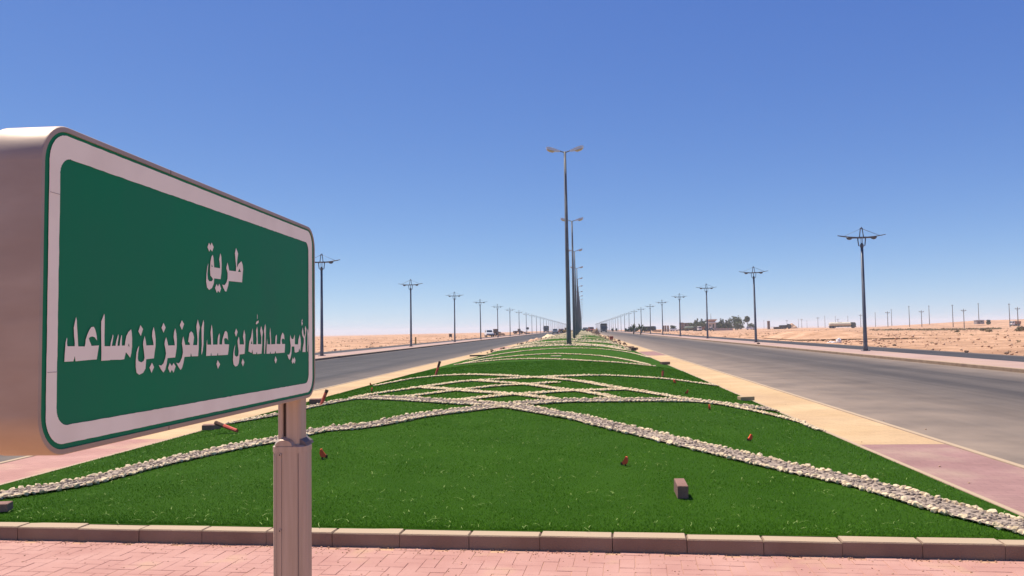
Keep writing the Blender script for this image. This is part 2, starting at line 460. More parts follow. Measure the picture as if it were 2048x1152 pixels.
# ------------------------------------------------------------------ levels and lines of the place (metres)
TL, TR, XC, HW = -5.71, 3.17, -1.27, 4.44          # turf edges, crown
RL, RR = -7.35, 4.68                                # inner road edges
KL, KR = -16.25, 13.97                              # far kerbs of the two roads
WL, WR = -18.95, 16.42                              # outer edge of the sidewalks
VL, VR = -22.3, 20.1                                # outer edge of the service roads
FAR = 1150.0
ROADZ = -0.12
def kerb_y(x): return 5.79 - 0.06 * x               # front line of the median nose
def turf_z(x, y):
    u = (x - XC) / HW
    if abs(u) >= 1: return 0.12
    t = min(max((y - (kerb_y(x) + 0.15)) / 10.0, 0), 1)
    return 0.12 + 0.40 * (1 - u * u) ** 0.8 * math.sin(t * PI / 2)

# terrain: depressions and rises follow the skyline of the photograph, by bearing
SKY_R = [(1165, 659.5), (1300, 659), (1420, 658), (1520, 657.5), (1600, 656), (1720, 655), (1780, 651), (1850, 646.5), (1920, 641.5), (1990, 640), (2048, 636.5), (2300, 632)]
MID_R = [(1165, 662), (1350, 664), (1430, 664), (1520, 659.5), (1600, 656.8), (1800, 656.5), (1930, 656.5), (2048, 653.5), (2300, 648)]
SKY_L = [(0, 683), (400, 677), (640, 673), (800, 669), (1000, 665), (1165, 659.5)]
def lerp_list(L, x):
    if x <= L[0][0]: return L[0][1]
    for (a, b), (c, d) in zip(L, L[1:]):
        if x <= c: return b + (d - b) * (x - a) / (c - a)
    return L[-1][1]
DMID, DRIDGE_R, DRIDGE_L = 390.0, 520.0, 650.0
def smooth(t):
    t = min(max(t, 0), 1); return t * t * (3 - 2 * t)
def base_z(x, y):
    if y < 5: y = 5
    px = VPX + FPX * math.tan(math.atan2(x, y)) * 1.0
    px = min(max(px, -400), 2400)
    if x > 0:
        zm = px_z(px, lerp_list(MID_R, px), DMID); zr = px_z(px, lerp_list(SKY_R, px), DRIDGE_R)
        if y < DMID: z = -0.05 + (zm + 0.05) * smooth((y - 60) / (DMID - 60))
        elif y < DRIDGE_R: z = zm + (zr - zm) * smooth((y - DMID) / (DRIDGE_R - DMID))
        else: z = zr - 0.006 * (y - DRIDGE_R)
    else:
        zr = px_z(px, lerp_list(SKY_L, px), DRIDGE_L)
        if y < DRIDGE_L: z = -0.05 + (zr + 0.05) * smooth((y - 60) / (DRIDGE_L - 60))
        else: z = zr - 0.006 * (y - DRIDGE_L)
    return max(z, -14)
def terrain_z(x, y):
    w = 1.0
    if x > 0: d = x - VR
    else: d = VL - x
    if d <= 0 and y < FAR + 40: return -0.3
    k = smooth(d / 25.0) if y < FAR + 40 else 1.0
    z = -0.10 + (base_z(x, y) + 0.10) * k
    dist = math.hypot(x, y)
    amp = smooth((d - 0.3) / 3.0) * (1.0 if dist < 260 else 0.5)
    if dist < 1500:
        z += amp * (0.16 * noise.noise(Vector((x * 0.22, y * 0.16, 3.1))) + 0.10 * noise.noise(Vector((x * 0.7, y * 0.6, 7.7))))
        z += amp * 0.25 * noise.noise(Vector((x * 0.05, y * 0.035, 1.3)))
    return z
def ground_z(x, y):
    if TL < x < TR and y > kerb_y(x): return turf_z(x, y)
    if RL < x < RR: return 0.0
    if KL < x < KR: return ROADZ
    if WL < x < WR: return 0.0
    if VL < x < VR: return -0.06
    return terrain_z(x, y)

# ------------------------------------------------------------------ the setting
def axis_lines(edge, n, far):
    """lines that start at edge and widen outwards"""
    return [edge + (far - edge) * (math.exp(4.6 * i / n) - 1) / (math.exp(4.6) - 1) for i in range(n + 1)]
xs = sorted(set([-v for v in axis_lines(-VL, 110, 4000)][::-1] + [-15, 0, 10] + axis_lines(VR, 120, 4000)))
ys = [-60, -20, 0] + axis_lines(8, 250, 7000)
V = np.array([(x, y, terrain_z(x, y)) for y in ys for x in xs])
nx = len(xs)
F = np.array([(j * nx + i, j * nx + i + 1, (j + 1) * nx + i + 1, (j + 1) * nx + i) for j in range(len(ys) - 1) for i in range(nx - 1)])
tag(obj('desert_ground', numpy_mesh('desert_ground', V, F, M['sand'], smooth=True)), kind='structure')

def sheet(name, x0, x1, y0, y1, z, m, nyl=60):
    b = MB()
    yl = [y0 + (y1 - y0) * (i / nyl) ** 2 for i in range(nyl + 1)]
    for a, c in zip(yl, yl[1:]):
        b.quad((x0, a, z), (x1, a, z), (x1, c, z), (x0, c, z))
    return tag(b.build(name, m, fix=False), kind='structure')

asR = asphalt('asphalt_right', (0.046, 0.038, 0.033), (0.108, 0.088, 0.072), (0.285, 0.212, 0.152), [(RR, 5.2, 0.85), (KR, 2.2, 0.6)], 2.5, 11.3)
asL = asphalt('asphalt_left', (0.042, 0.037, 0.034), (0.068, 0.059, 0.052), (0.22, 0.165, 0.12), [(RL, 2.4, 0.65), (KL, 0.8, 0.3)], 2.0, 41.7)
asS = asphalt('asphalt_service', (0.042, 0.038, 0.037), (0.058, 0.052, 0.049), (0.34, 0.22, 0.14), [(VR, 0.7, 0.6), (VL, 0.7, 0.6)], 2.0, 5.1)
sheet('road', RR, KR, -30, FAR, ROADZ, asR)
sheet('road', KL, RL, -30, FAR, ROADZ, asL)
sheet('service_road', WR, VR, -30, FAR, -0.06, asS)
sheet('service_road', VL, WL, -30, FAR, -0.06, asS)

def slab(name, x0, x1, y0, y1, z0, z1, m):
    return tag(MB().box(x0, x1, y0, y1, z0, z1).build(name, m), kind='structure')
KW = 0.14
slab('sidewalk', KR + KW, WR, -30, FAR, -0.5, 0.0, M['walk'])
slab('sidewalk', WL, KL - KW, -30, FAR, -0.5, 0.0, M['walk'])
# pink pavers wrap round the nose of the median; beyond them the strips turn yellow
PINK_R, PINK_L = 11.05, 12.1
nose = slab('nose_pavement', RL + 0.12, RR - 0.12, -30, 6.6, -0.5, 0.0165, M['paver_joint'])
slab('pink_pavement', TR - 0.05, RR - 0.12, 5.75, PINK_R, -0.5, 0.0, M['paver_dull'])
slab('pink_pavement', RL + 0.12, TL + 0.05, 6.27, PINK_L, -0.5, 0.0, M['paver_side'])
slab('yellow_pavement', TR - 0.05, RR - 0.12, PINK_R + 0.004, 46, -0.5, 0.0, M['yellow'])
slab('pink_pavement', TR - 0.05, RR - 0.12, 46.004, 54, -0.5, 0.0, M['paver_dull'])
slab('yellow_pavement', TR - 0.05, RR - 0.12, 54.004, FAR, -0.5, 0.0, M['yellow'])
slab('yellow_pavement', RL + 0.12, TL + 0.05, PINK_L + 0.004, 66, -0.5, 0.0, M['yellow'])
slab('pink_pavement', RL + 0.12, TL + 0.05, 66.004, 76, -0.5, 0.0, M['paver_side'])
slab('yellow_pavement', RL + 0.12, TL + 0.05, 76.004, FAR, -0.5, 0.0, M['yellow'])

# kerbs: long runs along roads and turf
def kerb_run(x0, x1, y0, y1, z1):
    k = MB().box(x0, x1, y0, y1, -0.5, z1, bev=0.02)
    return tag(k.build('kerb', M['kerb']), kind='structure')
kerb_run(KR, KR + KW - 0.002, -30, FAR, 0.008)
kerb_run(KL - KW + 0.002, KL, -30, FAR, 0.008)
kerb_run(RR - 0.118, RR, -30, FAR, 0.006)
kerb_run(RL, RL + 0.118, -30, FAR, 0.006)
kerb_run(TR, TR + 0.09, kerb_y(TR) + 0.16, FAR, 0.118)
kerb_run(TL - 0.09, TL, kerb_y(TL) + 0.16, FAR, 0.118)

# the front kerb: single stones about half a metre long
fk = thing('front_kerb', None, None)
tag(fk, kind='structure')
kang = -math.atan(0.06)
x = TL - 0.10
i = 0
while x < TR + 0.08:
    L = 0.497
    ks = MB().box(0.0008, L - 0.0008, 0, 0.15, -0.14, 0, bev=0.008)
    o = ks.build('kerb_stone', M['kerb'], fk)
    jx, jz = random.uniform(-0.003, 0.003), random.uniform(-0.004, 0.002)
    o.location = (x, kerb_y(x) + jx, 0.12 + jz)
    o.rotation_euler = (random.uniform(-0.012, 0.012), random.uniform(-0.004, 0.004), kang + random.uniform(-0.006, 0.006))
    x += L + random.uniform(0.0, 0.003)

# herringbone pavers in front of the kerb: those in view are single bricks
BL, BW, J = 0.198, 0.099, 0.0025
def paver_mesh(name, lx, ly):
    return MB().box(-lx / 2 + J / 2, lx / 2 - J / 2, -ly / 2 + J / 2, ly / 2 - J / 2, -0.03, 0.0, bev=0.002).mesh(name, M['paver'])
pm_h = paver_mesh('paver_across', BL, BW)
pm_v = paver_mesh('paver_along', BW, BL)
near, rest = [], []
u = BW
for a in range(-80, 80):
    for b in range(-14, 14):
        # 90 degree herringbone: each step holds one brick across and one along
        hx, hy = a * u + 2 * b * u, a * u - 2 * b * u
        near_h = (hx + u, hy + u / 2)
        near_v = (hx + 2.5 * u, hy)
        near.append((near_h, pm_h)); near.append((near_v, pm_v))
n_brick = 0
seen = set()
restb = MB()
ca, sa = math.cos(kang), math.sin(kang)
cand = []
for (c, pm) in near:
    cx, cy = c[0] * ca - c[1] * sa - 1.2, c[0] * sa + c[1] * ca + 5.2
    if cx < RL + 0.25 or cx > RR - 0.25 or cy > kerb_y(cx) - (0.0 if TL < cx < TR else 0.12) or cy < 3.2:
        continue
    key = (round(cx, 2), round(cy, 2))
    if key in seen: continue
    seen.add(key)
    cand.append((cx, cy, pm))
# the strip in view runs from the kerb to about 0.65 m in front of it
inview = [q for q in cand if q[1] > kerb_y(q[0]) - 0.66 and -4.7 < q[0] < 3.0]
inview.sort(key=lambda q: -q[1])
single = set(id(q) for q in inview[:300])
for q in cand:
    cx, cy, pm = q
    tz = 0.02 + random.uniform(-0.0015, 0.001)
    if id(q) in single:
        o = obj('brick', pm, nose)
        o.location = (cx, cy, tz)
        o.rotation_euler = (random.uniform(-0.01, 0.01), random.uniform(-0.01, 0.01), kang + random.uniform(-0.008, 0.008))
        n_brick += 1
    else:
        hx, hy = (BL / 2, BW / 2) if pm is pm_h else (BW / 2, BL / 2)
        restb.box(-hx + J / 2, hx - J / 2, -hy + J / 2, hy - J / 2, -0.03, 0, Matrix.Translation((cx, cy, tz)) @ Matrix.Rotation(kang, 4, 'Z'), bev=0.004)
tag(restb.build('bricks', M['paver'], nose), kind='stuff')
# drifted sand and dust caught along the foot of the kerb
cr = []
for k in range(900):
    x = random.uniform(-4.8, 3.1); cr.append((x, kerb_y(x) - abs(random.gauss(0, 0.05)) - 0.004, 0.02 + random.uniform(0, 0.002)))
for k in range(260):
    x = random.uniform(-4.8, 3.1); cr.append((x, kerb_y(x) - random.uniform(0, 0.66), 0.021))
P = np.array(cr)
tag(obj('kerb_grit', scatter([rock_arrays(5, 1)], P, rng.uniform(0.003, 0.014, len(P)), 'kerb_grit', M['paver_joint'])), 'loose sandy grit along the foot of the front kerb', 'grit', kind='stuff')

# ------------------------------------------------------------------ turf
xt = [TL + (TR - TL) * i / 64 for i in range(65)]
tl = [i / 260 for i in range(261)]
V, F = [], []
for t in tl:
    for x in xt:
        y0 = kerb_y(x) + 0.13
        y = y0 + (FAR - y0) * (0.02 * t + 0.98 * t ** 3.2)
        V.append((x, y, turf_z(x, y) + 0.004 * noise.noise(Vector((x * 1.7, y * 1.7, 0))) * min(1, (y - y0))))
nx = len(xt)
F = [(j * nx + i, j * nx + i + 1, (j + 1) * nx + i + 1, (j + 1) * nx + i) for j in range(len(tl) - 1) for i in range(nx - 1)]
tag(obj('turf_mound', numpy_mesh('turf_mound', np.array(V), np.array(F), M['turf'], smooth=True)), kind='structure')
def turf_z_np(x, y):
    u_ = np.clip(np.abs((x - XC) / HW), 0, 1)
    t_ = np.clip((y - (5.94 - 0.06 * x)) / 10.0, 0, 1)
    return 0.12 + 0.40 * (1 - u_ * u_) ** 0.8 * np.sin(t_ * PI / 2)
# fibres, dense near the kerb and thinning with distance
def turf_points(n, y1, power):
    x = rng.uniform(TL + 0.01, TR - 0.01, n)
    y0 = 5.94 - 0.06 * x + 0.005
    y = y0 + (y1 - y0) * rng.uniform(0, 1, n) ** power
    keep = np.abs(x + 0.05 * y) < 0.68 * y + 0.6
    return x[keep], y[keep]
x, y = turf_points(330000, 27.0, 2.3)
z = turf_z_np(x, y) - 0.004
n = len(x)
a = rng.uniform(0, 2 * PI, n); h = rng.uniform(0.008, 0.019, n) * (1 + 0.02 * (y - 6)); w = rng.uniform(0.0013, 0.0026, n) * (1 + 0.14 * (y - 5))
lean = rng.uniform(0.1, 0.75, n); la = rng.uniform(0, 2 * PI, n)
B0 = np.stack([x - np.cos(a) * w, y - np.sin(a) * w, z], -1)
B1 = np.stack([x + np.cos(a) * w, y + np.sin(a) * w, z], -1)
T0 = np.stack([x + np.cos(la) * h * lean, y + np.sin(la) * h * lean, z + h], -1)
V = np.stack([B0, B1, T0], 1).reshape(-1, 3)
F = np.arange(3 * n).reshape(-1, 3)
tag(obj('turf_fibres', numpy_mesh('turf_fibres', V, F, M['blade'])), 'short green artificial grass fibres covering the median mound', 'turf', kind='stuff')
# pale clippings strewn about
cb = MB()
cx_, cy_ = turf_points(1250, 14.0, 1.35)
for x0, y0 in zip(cx_, cy_):
    big = random.random() < 0.12
    L = random.uniform(0.03, 0.075) * (1.6 if big else 0.8)
    a0 = random.uniform(0, 2 * PI); cv = random.uniform(-1.3, 1.3); wd = random.uniform(0.0008, 0.0019)
    pts = []
    px_, py_ = x0, y0
    for k in range(4):
        zz = turf_z(px_, py_) + 0.019 + 0.006 * math.sin(k * 1.3)
        pts.append((px_, py_, zz, a0))
        px_ += math.cos(a0) * L / 3; py_ += math.sin(a0) * L / 3; a0 += cv / 3
    vv = []
    for (qx, qy, qz, qa) in pts:
        vv += [(qx - math.sin(qa) * wd, qy + math.cos(qa) * wd, qz), (qx + math.sin(qa) * wd, qy - math.cos(qa) * wd, qz)]
    cb.add(vv, [(2 * k, 2 * k + 1, 2 * k + 3, 2 * k + 2) for k in range(3)])
tag(cb.build('turf_clippings', M['clip'], fix=False), 'pale loose fibre clippings strewn over the green turf', 'clippings', kind='stuff')

# ------------------------------------------------------------------ bands of stones laid over the turf (plan lines, metres)
BANDS = [('B1',[(-5.35,6.76),(-5.25,7.11),(-4.79,7.55),(-4.49,8.43),(-4.01,9.29),(-3.67,9.65),(-3.32,10.25),(-2.74,10.46),(-2.25,11.14),(-1.65,11.62),(-1.27,11.93),(-0.81,12.28),(-0.38,12.55),(0.06,12.69),(0.66,12.94),(1.28,13.28),(1.76,13.51),(2.23,13.48),(2.65,13.6),(3.11,14.0)]),('B2',[(3.05,5.9),(2.98,6.05),(2.73,6.55),(2.4,7.36),(1.88,8.07),(1.25,8.97),(0.66,9.79),(0.19,10.45),(-0.08,10.87),(-0.62,11.45),(-1.07,11.97),(-1.44,12.21),(-2.09,12.65),(-2.84,13.3),(-3.72,14.18),(-4.01,14.31),(-4.26,13.98),(-4.59,13.41),(-4.78,12.71),(-5.44,12.3)]),('B3a',[(-4.09,14.58),(-3.78,15.12),(-3.32,15.57),(-3.03,15.99),(-2.57,16.73),(-2.01,17.13),(-1.14,17.48),(-0.54,18.03),(0.43,18.87),(1.2,19.06),(1.88,19.31),(2.63,19.22),(3.15,20.01)]),('B3b',[(-4.76,18.96),(-4.31,20.2),(-3.85,20.35),(-3.07,20.0),(-2.25,19.13),(-1.49,18.11),(-0.51,17.07),(-0.01,16.36),(0.43,15.4),(1.07,14.45),(1.65,13.81),(2.06,13.64),(2.38,13.21),(2.82,12.64),(3.11,12.0),(3.11,11.19)]),('I1',[(-3.27,15.97),(-2.69,15.13),(-2.02,14.27),(-1.45,13.72),(-1.05,13.43),(-0.7,13.06),(-0.39,12.71)]),('I2',[(0.76,14.83),(0.23,14.39),(-0.26,14.1),(-0.58,13.84),(-0.89,13.58),(-1.23,13.37),(-1.69,13.01),(-2.03,12.7)]),('I3',[(-3.11,13.78),(-2.81,13.91),(-2.37,14.33),(-1.92,14.81),(-1.49,15.24),(-1.01,15.5),(-0.48,16.06)]),('I4',[(-2.2,16.92),(-1.57,16.06),(-1.01,15.37),(-0.44,14.44),(-0.1,14.14),(0.22,13.68),(0.51,13.17)]),('B5',[(-4.47,28.73),(-3.76,28.8),(-2.9,29.16),(-1.53,28.54),(-0.43,27.48),(0.47,26.85),(1.66,26.54),(2.28,26.51)]),('B6',[(-4.19,28.68),(-3.84,31.27),(-2.76,32.71),(-1.31,34.06),(-0.53,33.63),(0.58,32.55),(1.45,30.32),(2.12,27.29)]),('B7',[(-4.62,33.79),(-3.8,38.42),(-2.52,41.57),(-0.6,43.7),(1.02,43.79),(2.33,41.71),(2.91,37.26)]),('B8',[(-4.64,51.8),(-3.54,58.49),(-2.46,58.89),(-0.8,59.23),(1.23,52.43),(2.39,46.73)])]
def resample(poly, step):
    P = [Vector((a, b, 0)) for a, b in poly]
    # smooth the line a little with Catmull-Rom, then walk it
    Q = []
    for i in range(len(P) - 1):
        p0 = P[max(i - 1, 0)]; p1 = P[i]; p2 = P[i + 1]; p3 = P[min(i + 2, len(P) - 1)]
        for k in range(12):
            t = k / 12
            Q.append(0.5 * ((2 * p1) + (p2 - p0) * t + (2 * p0 - 5 * p1 + 4 * p2 - p3) * t * t + (3 * p1 - p0 - 3 * p2 + p3) * t ** 3))
    Q.append(P[-1])
    out = [Q[0]]; acc = 0
    for a, b in zip(Q, Q[1:]):
        L = (b - a).length
        while acc + L >= step:
            a = a + (b - a) * ((step - acc) / L); L = (b - a).length; acc = 0
            out.append(a.copy())
        acc += L
    return out
PROTO = [rock_arrays(s, 1) for s in (1, 2, 3, 4)]
GRAV = [rock_arrays(s, 1, 0.7) for s in (21, 22, 23)]
ROCKS = [rock_mesh('stone_%s' % c, M['stone'], s) for c, s in zip('abcdef', range(30, 36))]
BAND_LABEL = {
    'B1': 'stone band sweeping from the lower left up behind the street sign post to the right',
    'B2': 'stone band sweeping from the lower right corner up across the mound to the left',
    'B3a': 'upper stone band arching from the left tangle to its right end by the yellow strip',
    'B3b': 'stone band arching down to the right into the long thin tail by the yellow strip',
    'I1': 'short stone band falling left to right through the left half of the crossing lattice',
    'I2': 'short stone band along the right of the crossing lattice, falling to the left',
    'I3': 'short stone band rising left to right through the middle of the crossing lattice',
    'I4': 'short stone band falling left to right through the right half of the lattice',
    'B5': 'lower stone line of the pointed leaf shape beyond the crossing lattice',
    'B6': 'upper stone line of the pointed leaf shape beyond the crossing lattice',
    'B7': 'wide stone band just in front of the nearest median lamp post',
    'B8': 'stone band passing just behind the foot of the nearest median lamp post',
}
def lay_band(key, poly, label, near_limit=10.6):
    half = 0.16 if key in ('B1', 'B2') else (0.10 if key in ('B3a', 'B3b') else (0.32 if key == 'B8' else 0.078))
    big = key in ('B1', 'B2')
    t = thing('stone_band', label, 'stone band', (poly[0][0], poly[0][1], 0), 0, 'stone bands on the turf')
    org = Vector(t.location)
    line = resample(poly, 0.03)
    far = min(b for a, b in poly) > 24
    edgeP, edgeS, singles, gravP, gravS = [], [], [], [], []
    nrm = []
    for i, p in enumerate(line):
        a = line[max(i - 1, 0)]; b = line[min(i + 1, len(line) - 1)]
        tt = (b - a).normalized(); nrm.append(Vector((-tt.y, tt.x, 0)))
    def put(p, s, single):
        if not (TL + 0.05 < p.x < TR - 0.03) or p.y < kerb_y(p.x) + 0.2: return
        z = turf_z(p.x, p.y) + 0.22 * s + 0.010
        if single: singles.append((p.x, p.y, z, s))
        else: edgeP.append((p.x - org.x, p.y - org.y, z)); edgeS.append(s)
    step = 0.075 if far else 0.05
    for side in (-1, 1):
        d = 0.0
        while d < len(line) * 0.03 - 0.03:
            i = int(d / 0.03)
            p = line[i] + nrm[i] * side * (half + random.gauss(0, 0.014))
            s = random.uniform(0.038, 0.070) if big else (random.uniform(0.038, 0.062) if not far else random.uniform(0.05, 0.075))
            put(p, s, p.y < near_limit)
            if random.random() < 0.2:
                p2 = line[i] + nrm[i] * side * (half - random.uniform(0.02, 0.045)); put(p2, random.uniform(0.04, 0.06), False)
            d += step * random.uniform(0.85, 1.3)
    ng = int(len(line) * 0.03 * ((160 if key == 'B8' else 40) if far else (150 if big else 70)))
    for k in range(ng):
        i = random.randrange(len(line))
        p = line[i] + nrm[i] * random.uniform(-half + 0.01, half - 0.01)
        if not (TL + 0.05 < p.x < TR - 0.03) or p.y < kerb_y(p.x) + 0.2: continue
        s = random.uniform(0.018, 0.04) * (1.6 if far else 1)
        gravP.append((p.x - org.x, p.y - org.y, turf_z(p.x, p.y) + 0.3 * s + 0.014)); gravS.append(s)
    # sandy bed under the stones
    bed = MB(); vv = []
    for i in range(0, len(line), 4):
        for sd in (-1, 1):
            p = line[i] + nrm[i] * sd * (half + 0.015)
            p.x = min(max(p.x, TL + 0.03), TR - 0.03)
            vv.append((p.x - org.x, p.y - org.y, turf_z(p.x, p.y) + 0.022))
    bed.add(vv, [(2 * k, 2 * k + 1, 2 * k + 3, 2 * k + 2) for k in range(len(vv) // 2 - 1)])
    bed.build('gravel_bed', M['gravel' if big else 'stone'], t, fix=True)
    singles.sort(key=lambda q: q[1])
    for q in singles[300:]:
        edgeP.append((q[0] - org.x, q[1] - org.y, q[2])); edgeS.append(q[3])
    for q in singles[:300]:
        o = obj('stone', random.choice(ROCKS), t)
        o.location = (q[0] - org.x, q[1] - org.y, q[2])
        o.rotation_euler = (random.uniform(-0.5, 0.5), random.uniform(-0.5, 0.5), random.uniform(0, 6.28))
        o.scale = (q[3] * random.uniform(0.85, 1.3), q[3] * random.uniform(0.8, 1.15), q[3] * random.uniform(0.8, 1.15))
    if edgeP:
        tag(obj('stones', scatter(PROTO, np.array(edgeP), np.array(edgeS), 'stones', M['stone']), t), kind='stuff')
    if gravP:
        tag(obj('gravel', scatter(GRAV, np.array(gravP), np.array(gravS), 'gravel', M['gravel' if big else 'stone']), t), kind='stuff')
for key, poly in BANDS:
    lay_band(key, poly, BAND_LABEL[key])
# farther bands, ever closer together in the view
FARB = [(62, 9, 2.0), (74, -8, -1.5), (88, 7, 2.4), (104, -9, 0.5), (124, 8, -2.0), (150, 10, 1.0), (182, -10, 0.0), (222, 9, 1.2)]
for k, (y0, bow, sh) in enumerate(FARB):
    pts = []
    for i in range(9):
        s = -1 + 2 * i / 8
        pts.append((XC + s * 4.25, y0 + bow * (1 - s * s) + sh * s))
    lay_band('F%d' % k, pts, 'thin far stone band beyond the nearest median lamp post, %s of that run' % ORD[k])

